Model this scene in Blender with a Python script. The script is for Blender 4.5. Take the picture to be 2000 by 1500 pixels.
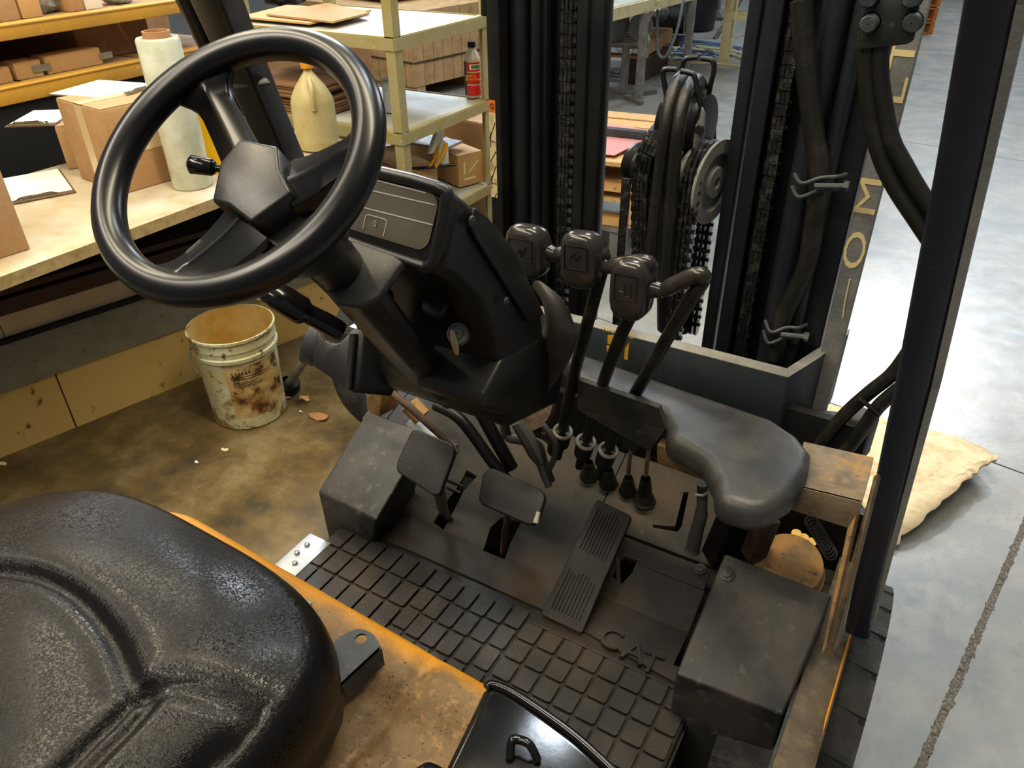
import bpy, bmesh, math, random
from mathutils import Vector, Matrix, noise
random.seed(7)
V=Vector; PI=math.pi
for o in list(bpy.data.objects): bpy.data.objects.remove(o)
SC=bpy.context.scene; C=SC.collection
# ---------------- camera (standing beside the truck, eye height 1.65 m, looking ahead, left and down)
M=Matrix(((0.862153,-0.266161,0.431104),(0.506439,0.477196,-0.718195),(-0.014566,0.837522,0.546210)))
cam=bpy.data.objects.new('camera',bpy.data.cameras.new('camera')); C.objects.link(cam)
cam.matrix_world=Matrix.Translation((0,0,1.65))@M.to_4x4()
cam.data.sensor_width=36; cam.data.lens=27; cam.data.clip_start=.02; cam.data.clip_end=200
SC.camera=cam
# ---------------- light
SC.view_settings.view_transform='Standard'; SC.view_settings.look='None'
SC.view_settings.exposure=0.0; SC.view_settings.gamma=1; SC.view_settings.use_curve_mapping=False
w=bpy.data.worlds.new('world'); SC.world=w; w.use_nodes=True
bg=w.node_tree.nodes['Background']; bg.inputs[0].default_value=(.80,.86,.92,1); bg.inputs[1].default_value=.20
def area(name,loc,target,sx,sy,power,col):
    l=bpy.data.lights.new(name,'AREA'); l.shape='RECTANGLE'; l.size=sx; l.size_y=sy; l.energy=power; l.color=col
    o=bpy.data.objects.new(name,l); C.objects.link(o); o.location=loc
    o.rotation_euler=(V(target)-V(loc)).to_track_quat('-Z','Y').to_euler(); return o
area('loading_door_daylight',(.6,14,5.6),(.1,2.4,0),3.6,2.6,480,(.90,.95,1))
def beam(name,loc,target,ang,power,col,blend=.35,r=.12):
    l=bpy.data.lights.new(name,'SPOT'); l.spot_size=math.radians(ang); l.spot_blend=blend; l.energy=power; l.color=col; l.shadow_soft_size=r
    o=bpy.data.objects.new(name,l); C.objects.link(o); o.location=loc; o.rotation_euler=(V(target)-V(loc)).to_track_quat('-Z','Y').to_euler(); return o
beam('sun_patch_spot',(-.2,9.6,5.0),(-.25,2.98,0),11,1900,(1,.99,.96),.7,.30)  # added spot lamp standing in for sun on the floor
beam('sun_patch_spot_far',(3.2,16,6.0),(1.15,7.6,0),6,1800,(1,.99,.96),.5,.2)  # second added spot, for the far sun patch
area('ceiling_lamp_bench',(-3.0,.9,4.2),(-2.6,1.4,0),2.4,.25,78,(1,.86,.60))
area('ceiling_lamp_bench_far',(-4.4,3.2,4.4),(-3.4,2.6,0),2.4,.25,90,(1,.88,.66))
area('aisle_fill_light',(-.6,1.2,3.6),(-2.4,1.3,.1),.25,2.4,85,(1,.87,.62))  # added warm fill that brightens the bench panels and floor
area('ceiling_lamp_rear',(-.9,-1.6,4.2),(-.6,.5,.6),2.4,.22,75,(1,.90,.74))
area('ceiling_lamp_left',(-2.6,-.9,4.2),(-1.0,.6,.8),2.2,.22,80,(1,.90,.74))
area('skylight_ahead',(-1.2,4.2,5.6),(-1.0,1.2,.8),1.1,.7,150,(.80,.90,1))
area('high_window_left',(-5.6,6.9,4.7),(-1.4,1.8,.7),1.8,1.2,330,(.78,.88,1))
# ---------------- mesh helpers
class MB:
    def __init__(s): s.v=[]; s.f=[]
    def add(s,vs,fs):
        n=len(s.v); s.v+= [tuple(p) for p in vs]; s.f+=[tuple(i+n for i in f) for f in fs]; return s
    def box(s,c,d,R=None):
        c=V(c); vs=[]
        for z in(-1,1):
            for x,y in((-1,-1),(1,-1),(1,1),(-1,1)):
                p=V((x*d[0]/2,y*d[1]/2,z*d[2]/2)); vs.append(c+(R@p if R else p))
        return s.add(vs,[(3,2,1,0),(4,5,6,7),(0,1,5,4),(1,2,6,5),(2,3,7,6),(3,0,4,7)])
    def bx(s,x0,x1,y0,y1,z0,z1): return s.box(((x0+x1)/2,(y0+y1)/2,(z0+z1)/2),(x1-x0,y1-y0,z1-z0))
    def prism(s,poly,ext):
        poly=[V(p) for p in poly]; e=V(ext); n=len(poly)
        nv=V((0,0,0))
        for i in range(n): nv+=poly[i].cross(poly[(i+1)%n])
        if nv.dot(e)>0: poly=poly[::-1]
        vs=poly+[p+e for p in poly]
        return s.add(vs,[tuple(range(n)),tuple(range(2*n-1,n-1,-1))]+[(i,i+n,(i+1)%n+n,(i+1)%n) for i in range(n)])
    def tube(s,path,r,n=10,cap=True,flat=1.0,up=None):
        P=[V(p) for p in path]; N=len(P); rr=r if isinstance(r,(list,tuple)) else [r]*N
        ts=[]
        for i in range(N):
            t=(P[min(i+1,N-1)]-P[max(i-1,0)]); ts.append(t.normalized())
        ref=V(up) if up else (V((0,0,1)) if abs(ts[0].z)<.9 else V((1,0,0)))
        a=ts[0].cross(ref).normalized(); vs=[]
        for i in range(N):
            a=(a-ts[i]*a.dot(ts[i])).normalized(); b=ts[i].cross(a)
            for k in range(n):
                th=2*PI*k/n; vs.append(P[i]+a*math.cos(th)*rr[i]+b*math.sin(th)*rr[i]*flat)
        fs=[(i*n+k,i*n+(k+1)%n,(i+1)*n+(k+1)%n,(i+1)*n+k) for i in range(N-1) for k in range(n)]
        if cap: fs+=[tuple(range(n-1,-1,-1)),tuple((N-1)*n+k for k in range(n))]
        return s.add(vs,fs)
    def loft(s,rings,closed=False,cap=True):
        n=len(rings[0]); vs=[p for r in rings for p in r]; N=len(rings)
        fs=[(i*n+k,i*n+(k+1)%n,((i+1)%N)*n+(k+1)%n,((i+1)%N)*n+k) for i in range(N if closed else N-1) for k in range(n)]
        if cap and not closed: fs+=[tuple(range(n-1,-1,-1)),tuple((N-1)*n+k for k in range(n))]
        return s.add(vs,fs)
    def lathe(s,prof,org,ax=(0,0,1),n=24,cap=False):
        ax=V(ax).normalized(); u=ax.orthogonal().normalized(); w_=ax.cross(u); org=V(org)
        return s.loft([[org+ax*h+(u*math.cos(2*PI*k/n)+w_*math.sin(2*PI*k/n))*max(r,1e-4) for k in range(n)] for r,h in prof],cap=cap or prof[0][0]<.003 or prof[-1][0]<.003) if (cap or (prof[0][0]<.003 and prof[-1][0]<.003)) else s._lz(prof,org,ax,u,w_,n)
    def _lz(s,prof,org,ax,u,w_,n):
        R=[[org+ax*h+(u*math.cos(2*PI*k/n)+w_*math.sin(2*PI*k/n))*max(r,1e-4) for k in range(n)] for r,h in prof]
        return s.loft(R,cap=False)
    def grid(s,fn,nu,nv):
        vs=[fn(i/nu,j/nv) for i in range(nu+1) for j in range(nv+1)]; m=nv+1
        return s.add(vs,[(i*m+j,(i+1)*m+j,(i+1)*m+j+1,i*m+j+1) for i in range(nu) for j in range(nv)])
def dense(pts,k=6,closed=False):
    P=[V(p) for p in pts]; n=len(P); out=[]
    def g(i): return P[i%n] if closed else P[max(0,min(n-1,i))]
    for i in range(n if closed else n-1):
        a,b,c,d=g(i-1),g(i),g(i+1),g(i+2)
        for j in range(k):
            t=j/k; out.append(.5*((2*b)+(c-a)*t+(2*a-5*b+4*c-d)*t*t+(3*b-a-3*c+d)*t**3))
    if not closed: out.append(P[-1])
    return out
def rpoly(pts,r,k=4):
    "round the corners of a planar polygon"
    P=[V(p) for p in pts]; n=len(P); out=[]
    for i in range(n):
        a,b,c=P[i-1],P[i],P[(i+1)%n]; d1=(a-b); d2=(c-b); q=min(r,d1.length*.45,d2.length*.45)
        p1=b+d1.normalized()*q; p2=b+d2.normalized()*q
        for j in range(k+1):
            t=j/k; out.append(p1*(1-t)**2+b*2*t*(1-t)+p2*t*t)
    return out
def thing(name,label,cat,loc=(0,0,0),group=None):
    o=bpy.data.objects.new(name,None); C.objects.link(o); o.location=loc; o.empty_display_size=.1
    o['label']=label; o['category']=cat
    if group:o['group']=group
    o['_l']=tuple(loc); return o
def wloc(o):
    v=V((0,0,0))
    while o is not None: v+=o.location; o=o.parent
    return v
def mk(name,mb,mat,parent=None,smooth=None,bev=0,seg=2,sub=0,label=None,kind=None):
    me=bpy.data.meshes.new(name)
    vs=mb.v; org=V((0,0,0))
    for p in vs: org+=V(p)
    org/=max(1,len(vs)); 
    me.from_pydata([V(p)-org for p in vs],[],mb.f); 
    bm=bmesh.new(); bm.from_mesh(me); bmesh.ops.recalc_face_normals(bm,faces=bm.faces); bm.to_mesh(me); bm.free()
    me.materials.append(mat); o=bpy.data.objects.new(name,me); C.objects.link(o)
    o.location=org
    if parent is not None: o.parent=parent; o.location=org-wloc(parent)
    if bev:
        b=o.modifiers.new('b','BEVEL'); b.width=bev; b.segments=seg; b.limit_method='ANGLE'; b.angle_limit=.6; b.harden_normals=False
    if sub: m_=o.modifiers.new('s','SUBSURF'); m_.levels=sub; m_.render_levels=sub
    if smooth is None: smooth=35 if bev or sub else 0
    if smooth: me.shade_smooth(); me.set_sharp_from_angle(angle=math.radians(smooth))
    if bev and smooth: me.set_sharp_from_angle(angle=math.radians(180))
    if label:o['label']=label
    if kind:o['kind']=kind
    return o
def tag(o,label,cat,group=None):
    o['label']=label; o['category']=cat
    if group:o['group']=group
    return o
def copy_tree(o,parent=None,d=(0,0,0)):
    c=o.copy(); C.objects.link(c); c.parent=parent
    if parent is None: c.location=o.location+V(d)
    for ch in o.children: copy_tree(ch,c)
    return c
def text(name,s,loc,xd,yd,size,mat,parent=None,ext=.0004,align='CENTER',bold=0,sx=1):
    cu=bpy.data.curves.new(name,'FONT'); cu.body=s; cu.size=size; cu.extrude=ext; cu.align_x=align; cu.align_y='CENTER'; cu.resolution_u=3; cu.offset=bold
    t=bpy.data.objects.new('tmp',cu); C.objects.link(t); dg=bpy.context.evaluated_depsgraph_get()
    me=bpy.data.meshes.new_from_object(t.evaluated_get(dg)); bpy.data.objects.remove(t); me.name=name
    xd=V(xd).normalized(); zd=xd.cross(V(yd)).normalized(); yd=zd.cross(xd)
    me.transform(Matrix.Diagonal((sx,1,1,1))); R=Matrix((xd,yd,zd)).transposed(); me.transform(R.to_4x4()); me.materials.clear(); me.materials.append(mat)
    o=bpy.data.objects.new(name,me); C.objects.link(o); o.location=V(loc)
    if parent is not None:o.parent=parent; o.location=V(loc)-wloc(parent)
    return o
def cut(o,cutter):
    "boolean difference, baked into the mesh"
    cm=bpy.data.meshes.new('c'); cm.from_pydata(cutter.v,[],cutter.f)
    bm=bmesh.new(); bm.from_mesh(cm); bmesh.ops.recalc_face_normals(bm,faces=bm.faces); bm.to_mesh(cm); bm.free()
    co=bpy.data.objects.new('c',cm); C.objects.link(co)
    m=o.modifiers.new('x','BOOLEAN'); m.object=co; m.operation='DIFFERENCE'; m.solver='EXACT'
    bpy.context.view_layer.update()
    dg=bpy.context.evaluated_depsgraph_get(); me=bpy.data.meshes.new_from_object(o.evaluated_get(dg))
    o.modifiers.clear(); o.data=me; bpy.data.objects.remove(co)
# ---------------- materials
def srgb(h):
    if isinstance(h,str):
        c=[int(h[i:i+2],16)/255 for i in(0,2,4)]
        return tuple(((x/12.92) if x<=.04045 else ((x+.055)/1.055)**2.4) for x in c)+(1,)
    return tuple(h)+(1,)
def mat(name,col,rough=.5,metal=0,spots=(),bump=None,spec=.5,alpha=1,trans=0,coat=0,ior=1.45,rvar=0):
    """spots: (scale,lo,hi,colour,detail,stretch) layers of noise stain; bump: (scale,strength,kind)"""
    m=bpy.data.materials.new(name); m.use_nodes=True; nt=m.node_tree; N=nt.nodes; L=nt.links; b=N['Principled BSDF']
    b.inputs['Roughness'].default_value=rough; b.inputs['Metallic'].default_value=metal; b.inputs['Specular IOR Level'].default_value=spec
    b.inputs['Alpha'].default_value=alpha; b.inputs['Transmission Weight'].default_value=trans; b.inputs['Coat Weight'].default_value=coat; b.inputs['IOR'].default_value=ior
    tc=N.new('ShaderNodeNewGeometry'); src=None
    b.inputs['Base Color'].default_value=srgb(col); cur=None
    for sp in spots:
        sc,lo,hi,c2=sp[:4]; det=sp[4] if len(sp)>4 else 6; st=sp[5] if len(sp)>5 else None
        nz=N.new('ShaderNodeTexNoise'); nz.inputs['Scale'].default_value=sc; nz.inputs['Detail'].default_value=det; nz.inputs['Roughness'].default_value=.62
        if st:
            mp=N.new('ShaderNodeMapping'); mp.inputs['Scale'].default_value=st[:3]
            if len(st)>3: mp.inputs['Rotation'].default_value=(0,0,st[3])
            L.new(tc.outputs['Position'],mp.inputs['Vector']); L.new(mp.outputs[0],nz.inputs['Vector'])
        else: L.new(tc.outputs['Position'],nz.inputs['Vector'])
        mr=N.new('ShaderNodeMapRange'); mr.inputs[1].default_value=lo; mr.inputs[2].default_value=hi; L.new(nz.outputs[0],mr.inputs[0])
        mx=N.new('ShaderNodeMix'); mx.data_type='RGBA'; L.new(mr.outputs[0],mx.inputs[0])
        if cur is None: mx.inputs[6].default_value=srgb(col)
        else: L.new(cur,mx.inputs[6])
        mx.inputs[7].default_value=srgb(c2); cur=mx.outputs[2]
    if cur is not None: L.new(cur,b.inputs['Base Color'])
    if rvar:
        nz=N.new('ShaderNodeTexNoise'); nz.inputs['Scale'].default_value=9; nz.inputs['Detail'].default_value=5; L.new(tc.outputs['Position'],nz.inputs['Vector'])
        mr=N.new('ShaderNodeMapRange'); mr.inputs[1].default_value=.3; mr.inputs[2].default_value=.7; mr.inputs[3].default_value=max(.05,rough-rvar); mr.inputs[4].default_value=min(1,rough+rvar)
        L.new(nz.outputs[0],mr.inputs[0]); L.new(mr.outputs[0],b.inputs['Roughness'])
    if bump:
        sc,stg=bump[:2]; kd=bump[2] if len(bump)>2 else 'n'
        if kd=='v':
            nz=N.new('ShaderNodeTexVoronoi'); nz.feature='DISTANCE_TO_EDGE'; nz.inputs['Scale'].default_value=sc
            wn=N.new('ShaderNodeTexNoise'); wn.inputs['Scale'].default_value=sc*.8; wn.inputs['Detail'].default_value=3; L.new(tc.outputs['Position'],wn.inputs['Vector'])
            ad=N.new('ShaderNodeVectorMath'); ad.operation='MULTIPLY_ADD'; L.new(wn.outputs['Color'],ad.inputs[0]); ad.inputs[1].default_value=(.013,)*3; L.new(tc.outputs['Position'],ad.inputs[2])
            L.new(ad.outputs[0],nz.inputs['Vector'])
            mr=N.new('ShaderNodeMapRange'); mr.inputs[2].default_value=.14; L.new(nz.outputs[0],mr.inputs[0]); out=mr.outputs[0]
        else:
            nz=N.new('ShaderNodeTexNoise'); nz.inputs['Scale'].default_value=sc; nz.inputs['Detail'].default_value=8; nz.inputs['Roughness'].default_value=.65
            if kd=='w':
                mp=N.new('ShaderNodeMapping'); mp.inputs['Scale'].default_value=bump[3]; L.new(tc.outputs['Position'],mp.inputs['Vector']); L.new(mp.outputs[0],nz.inputs['Vector'])
            else: L.new(tc.outputs['Position'],nz.inputs['Vector'])
            out=nz.outputs[0]
        bp=N.new('ShaderNodeBump'); bp.inputs['Strength'].default_value=stg; bp.inputs['Distance'].default_value=.01 if kd!='v' else .0012
        L.new(out,bp.inputs['Height']); L.new(bp.outputs[0],b.inputs['Normal'])
    return m
M_={}
def mt(k,*a,**kw): M_[k]=mat(k,*a,**kw); return M_[k]
mt('wheel_rubber','0b0a0a',.29,spots=((30,.5,.8,'17120f'),))
mt('black_plastic','1d1c1b',.34,spots=((14,.45,.75,'24221e'),(90,.62,.75,'302d28')),bump=(400,.07),rvar=.09)
mt('dusty_plastic','2a2b2e',.38,spots=((10,.4,.75,'4b4944'),(260,.66,.74,'8a8a86')),bump=(500,.12),rvar=.1)
mt('gloss_black','100f0f',.17,bump=(60,.02))
mt('leather','0c0a09',.27,spots=((9,.45,.8,'171310'),),bump=(240,.25,'v'),spec=.36)
mt('knob_black','2b2825',.2,spots=((60,.6,.75,'2c2824'),))
mt('leather_smooth','100e0e',.28,bump=(220,.08))
mt('rail_dirty','8a6420',.55,spots=((7,.28,.42,'55493a'),(26,.45,.65,'40362a'),(60,.5,.62,'62553f'),(120,.64,.7,'241c15')),bump=(160,.3))
mt('fin_plastic','3b3734',.36,spots=((10,.4,.75,'524d46'),(260,.66,.74,'8a8a86')),bump=(500,.1))
mt('key_metal','b9a678',.32,metal=.7)
mt('truck_yellow','c8860f',.38,spots=((6,.5,.62,'8a6a3c'),(60,.62,.72,'4a3a26')),bump=(200,.06))
mt('dirty_yellow','9a6d28',.5,spots=((5,.34,.56,'6e5631'),(22,.46,.62,'604824'),(90,.52,.66,'85653a'),(260,.6,.68,'33281c')),bump=(180,.3),rvar=.14)
mt('yellow_rail','b5852a',.5,spots=((7,.30,.44,'6f604a'),(26,.45,.65,'574a36'),(60,.5,.62,'756750'),(120,.64,.7,'2a211a')),bump=(160,.25))
mt('mat_rubber','181614',.55,spots=((5,.48,.72,'3a3024'),(140,.66,.72,'5a4d3c')),bump=(260,.22),rvar=.12)
mt('floor_plate','1b1916',.6,spots=((4.5,.42,.64,'3d2f1b'),(18,.5,.66,'262320'),(150,.67,.72,'7a6a50')),bump=(180,.3))
mt('dirt_crumb','5a452e',.9)
mt('cover_black','202221',.5,spots=((5,.47,.56,'37332f'),(13,.54,.62,'252a23'),(40,.6,.66,'45413c')),bump=(240,.15),rvar=.12)
mt('steel_black','0d0e0f',.42,spots=((8,.5,.8,'22211f'),(120,.62,.75,'2c2a26')),bump=(90,.12),rvar=.1)
mt('steel_grey','2c3136',.5,spots=((10,.45,.7,'4a4c4c'),(80,.6,.7,'5c5a56')),bump=(120,.15))
mt('rail_grey','6f706d',.5,spots=((14,.4,.7,'8d8a82'),),bump=(90,.2))
mt('grease_chain','1a1a18',.24,metal=.7,spots=((60,.5,.7,'4c4a44'),),bump=(300,.5))  # lighter spots paint glints into the dark metal
mt('worn_steel','8d8c88',.4,metal=.7,spots=((30,.5,.7,'4c4740'),),bump=(120,.2))
mt('bright_steel','a3a5a6',.42,metal=.7,spots=((40,.55,.7,'8c8a86'),),bump=(80,.1))
mt('hose_rubber','15140f',.42,spots=((20,.5,.75,'2e2b24'),),bump=(200,.15))
mt('brass','9a7c45',.35,metal=.8)
mt('ring_cream','a39a86',.6,spots=((60,.5,.7,'6d6353'),))
mt('gauge_glass','605b4e',.25,spots=((12,.45,.75,'736d5e'),(200,.66,.74,'8f897a')),rvar=.08)
mt('print_light','b9b5a8',.5)
mt('print_dark','1a1816',.6)
mt('letter_cream','d9c48c',.5)
mt('letter_orange','d2691e',.5)
mt('decal_cream','cbb98a',.55,spots=((40,.5,.65,'96825a'),))
mt('sticker_yellow','e0a81c',.45)
mt('label_grey','7b8184',.4,spots=((120,.5,.65,'a9adaf'),))
mt('rust_yellow','9c7440',.6,spots=((12,.4,.6,'6e5838'),(70,.55,.7,'4a3d2c')),bump=(120,.3))
mt('rust_brown','3a2a20',.7,spots=((14,.4,.6,'5e4634'),),bump=(120,.3))
mt('cable_grey','4a4845',.5)
mt('tire_rubber','1b1b1b',.7,spots=((20,.45,.7,'3a3a38'),),bump=(150,.3))
mt('cardboard','b08a60',.75,spots=((5,.4,.7,'a37d4f'),(60,.5,.9,'ba976c')),bump=(120,.08))
mt('cardboard_pale','c39a66',.75,spots=((6,.4,.7,'b48954'),),bump=(120,.08))
mt('cardboard_dark','8e6a48',.8,spots=((6,.4,.7,'785535'),))
mt('packing_tape','d2b98e',.3)
mt('paper','e6e0d0',.6)
mt('paper_cream','dccf9f',.6)
mt('clip_metal','8a8474',.25,metal=.9)
mt('clipboard_brown','5b4230',.5)
mt('film_roll','d6d8c6',.16,spots=((14,.4,.7,'bcc0a4'),),coat=.4)
mt('core_brown','a97c52',.8)
mt('yellow_bright','f0bb10',.4)
mt('worktop','b3a384',.42,spots=((3,.42,.62,'bdb7a8'),(14,.5,.75,'a98f66'),(220,.6,.7,'8f7c5c')),bump=(120,.05),rvar=.1)
mt('worktop_edge','b39a6b',.55,spots=((40,.45,.65,'94804e'),))
mt('board_tan','cfae6a',.6,spots=((2.5,.45,.7,'bf9c52'),(20,.62,.7,'6c4c22')))
mt('kraft_cream','d2be98',.6,spots=((4,.4,.7,'ad9770'),))
mt('beam_grey','828071',.6,spots=((8,.45,.7,'6f6b58'),(60,.6,.7,'4a4638')),bump=(80,.1))
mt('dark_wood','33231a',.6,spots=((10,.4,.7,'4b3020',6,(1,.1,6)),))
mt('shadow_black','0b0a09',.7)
mt('rack_orange','c9942f',.45,spots=((4,.45,.65,'bb8a35'),(30,.62,.72,'d9b878')))
mt('shelf_wood','a98a62',.7,spots=((14,.4,.7,'8e6d46',6,(1,.15,1)),))
mt('angle_olive','9c9268',.5,spots=((8,.45,.7,'978747'),(60,.62,.72,'d2c692')),bump=(80,.08))
mt('shelf_deck','a6a798',.5,spots=((3,.4,.65,'b7bab3'),(10,.5,.75,'a1946c')))
mt('jug_plastic','c6b988',.35,alpha=.82,spots=((10,.4,.7,'b8a566'),))
mt('jug_cap','cf8a1c',.4)
mt('bottle_grey','b8b096',.35)
mt('label_red','c5201c',.4)
mt('label_black','17120f',.4)
mt('text_yellow','e8c81e',.4)
mt('text_white','ece8dc',.5)
mt('text_green','3f7a2c',.5)
mt('spray_white','d6d4c4',.45)
mt('handle_yellow','d99a1c',.3)
mt('bucket_plastic','c3c4a2',.5,spots=((7,.42,.62,'b5a873'),(11,.52,.64,'7f5a22'),(34,.56,.68,'5c3d16')),bump=(70,.1))
mt('bucket_inside','c4a869',.5,spots=((6,.45,.65,'b58b3c'),(26,.66,.70,'1e1a12')))
mt('bucket_label','a5803f',.6,spots=((5,.42,.6,'c2aa72'),(9,.46,.58,'744c1c'),(18,.53,.62,'44290f')))
mt('pallet_wood','b8925f',.7,spots=((9,.4,.7,'c9a06a',6,(1,8,1)),(30,.6,.7,'8f6432')),bump=(60,.1))
mt('pallet_orange','c97f34',.7,spots=((9,.4,.7,'a86222'),))
mt('crate_wood','b3946a',.75,spots=((12,.4,.7,'99774c'),(40,.6,.7,'7d5f3c')))
mt('strap_dark','3a2c20',.6)
mt('paint_cream','c9bc8f',.5,spots=((14,.5,.7,'a89a6c'),))
mt('stand_grey','5d5d58',.45,spots=((12,.45,.7,'7a7a74'),))
mt('bin_black','17191b',.5)
mt('hose_blue','4a6c9c',.4); mt('hose_cream','b9ad7c',.45); mt('hose_grey','6b7276',.45)
mt('red_sheet','c08682',.5); mt('bag_black','101114',.2,bump=(25,.6)); mt('bag_clear','a9b0b4',.12,bump=(30,.8),metal=.3)
mt('leaf_brown','9c6b3c',.8); mt('brick_tan','c0a070',.7)
mt('cardboard_floor','d9c49c',.8,spots=((14,.45,.7,'a88a5a'),),bump=(90,.3))
mt('crack_filler','5f574b',.7,spots=((140,.5,.62,'938a7a'),),bump=(160,.8))
mt('post_veil_blue','1b2029',.34,spots=((8,.5,.8,'252a32'),(120,.64,.75,'2f3238')),bump=(90,.06))  # black post tinted blue, flare haze put into the colour
mt('mast_veil_blue','161b20',.36,spots=((8,.5,.8,'232527'),(120,.62,.75,'2c2a26')),bump=(90,.1))  # same haze tint on the black steel of the right mast
mt('beam_veil_slate','262d31',.48,spots=((7,.5,.75,'3a3f40'),),bump=(120,.1))  # crossmember black lifted to slate by the same haze tint
mt('lever_sleeve','26231f',.24,spots=((30,.5,.75,'3a342c'),))
mt('joint_dark','39352f',.8)
# concrete: cool grey, burnished by traffic, with a brown oily zone beside the bench (a stain of the slab itself)
fm=mat('concrete_floor','8b8a86',.37,spots=((1.6,.38,.62,'747a7c'),(5,.45,.7,'9a9890'),(30,.55,.75,'7d7a74',8,(1,.35,1,.3))),bump=(40,.08),rvar=.05)
nt=fm.node_tree; N=nt.nodes; L=nt.links; b=N['Principled BSDF']; old=b.inputs['Base Color'].links[0].from_socket
g=N.new('ShaderNodeNewGeometry'); sx=N.new('ShaderNodeSeparateXYZ'); L.new(g.outputs['Position'],sx.inputs[0])
nz=N.new('ShaderNodeTexNoise'); nz.inputs['Scale'].default_value=1.3; nz.inputs['Detail'].default_value=6; L.new(g.outputs['Position'],nz.inputs['Vector'])
# distance from the work zone round (-1.9,1.2)
ds=N.new('ShaderNodeVectorMath'); ds.operation='DISTANCE'; L.new(g.outputs['Position'],ds.inputs[0]); ds.inputs[1].default_value=(-1.9,.6,0)
a=N.new('ShaderNodeMath'); a.operation='MULTIPLY_ADD'; L.new(nz.outputs[0],a.inputs[0]); a.inputs[1].default_value=1.2; L.new(ds.outputs['Value'],a.inputs[2])
mr=N.new('ShaderNodeMapRange'); mr.inputs[1].default_value=2.9; mr.inputs[2].default_value=1.9; L.new(a.outputs[0],mr.inputs[0])
n2=N.new('ShaderNodeTexNoise'); n2.inputs['Scale'].default_value=4.6; n2.inputs['Detail'].default_value=9; n2.inputs['Roughness'].default_value=.7; L.new(g.outputs['Position'],n2.inputs['Vector'])
cr=N.new('ShaderNodeValToRGB'); L.new(n2.outputs[0],cr.inputs[0]); e=cr.color_ramp.elements
e[0].position=.37; e[0].color=srgb('3f3728'); e[1].position=.66; e[1].color=srgb('7a6a4a'); x_=cr.color_ramp.elements.new(.5); x_.color=srgb('5e4d2e')
mx=N.new('ShaderNodeMix'); mx.data_type='RGBA'; L.new(mr.outputs[0],mx.inputs[0]); L.new(old,mx.inputs[6]); L.new(cr.outputs[0],mx.inputs[7]); L.new(mx.outputs[2],b.inputs['Base Color'])
M_['concrete']=fm
G=M_
# hood paint: worn brown on the deck, cleaner yellow along its rolled front edge
hm=M_['dirty_yellow']; nt=hm.node_tree; N=nt.nodes; L=nt.links; b=N['Principled BSDF']; old=b.inputs['Base Color'].links[0].from_socket
g=N.new('ShaderNodeNewGeometry'); sx=N.new('ShaderNodeSeparateXYZ'); L.new(g.outputs['Position'],sx.inputs[0])
nz=N.new('ShaderNodeTexNoise'); nz.inputs['Scale'].default_value=16; nz.inputs['Detail'].default_value=4; L.new(g.outputs['Position'],nz.inputs['Vector'])
a=N.new('ShaderNodeMath'); a.operation='MULTIPLY_ADD'; L.new(nz.outputs[0],a.inputs[0]); a.inputs[1].default_value=.05; L.new(sx.outputs[1],a.inputs[2])
mr=N.new('ShaderNodeMapRange'); mr.inputs[1].default_value=.452; mr.inputs[2].default_value=.474; L.new(a.outputs[0],mr.inputs[0])
mx=N.new('ShaderNodeMix'); mx.data_type='RGBA'; L.new(mr.outputs[0],mx.inputs[0]); L.new(old,mx.inputs[6]); mx.inputs[7].default_value=srgb('bd8012'); L.new(mx.outputs[2],b.inputs['Base Color'])

# ======================= SETTING
BA=math.radians(10.4)   # the hall is turned 10.4 degrees against the truck
def hall(x,y): return V((x*math.cos(BA)+y*math.sin(BA),-x*math.sin(BA)+y*math.cos(BA),0))
fl=MB(); fl.box((0,8,-.06),(44,44,.1)); o=mk('floor',fl,G['concrete']); o['kind']='structure'
# slabs carry the burnished finish: joints are gaps between slab tops
o.location.z-=.004
c1=V([(0.2725,1.28,0)][0]); c2=V([(0.4087,2.0271,0)][0]); d=(c2-c1).normalized(); q=V((d.y,-d.x,0))
xs=[-14,-9.4,-4.7,0,4.7,9.4]; base=c1
# joints across the hall measured from the picture
j1=V([(0.4115,2.5292,0)][0]); j2=V([(-0.3421,6.4223,0)][0])
t1=(j1-base).dot(d); t2=(j2-base).dot(d); ys=[t1-7.8,t1-3.9,t1,t2,t2+3.9,t2+7.8,t2+12,t2+18]
g_=.009
for i in range(len(xs)-1):
    for k in range(len(ys)-1):
        P=[base+q*a+d*b for a,b in((xs[i]+g_,ys[k]+.004),(xs[i+1]-g_,ys[k]+.004),(xs[i+1]-g_,ys[k+1]-.004),(xs[i]+g_,ys[k+1]-.004))]
        for p in P:p.z=-.02
        s=mk('floor_slab',MB().prism(P,(0,0,.02)),G['concrete'],o)
ck=MB()
random.seed(3)
for i in range(340):
    a=base+d*(-3.2+i*.014)+q*random.uniform(-.002,.002); ck.box((a.x,a.y,-.006+random.uniform(-.001,.001)),(.020+random.uniform(-.004,.004),.022,.012),Matrix.Rotation(random.uniform(-.3,.3)-math.atan2(d.x,d.y),3,'Z'))
mk('joint_filler',ck,G['crack_filler'],o,kind='stuff')

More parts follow.
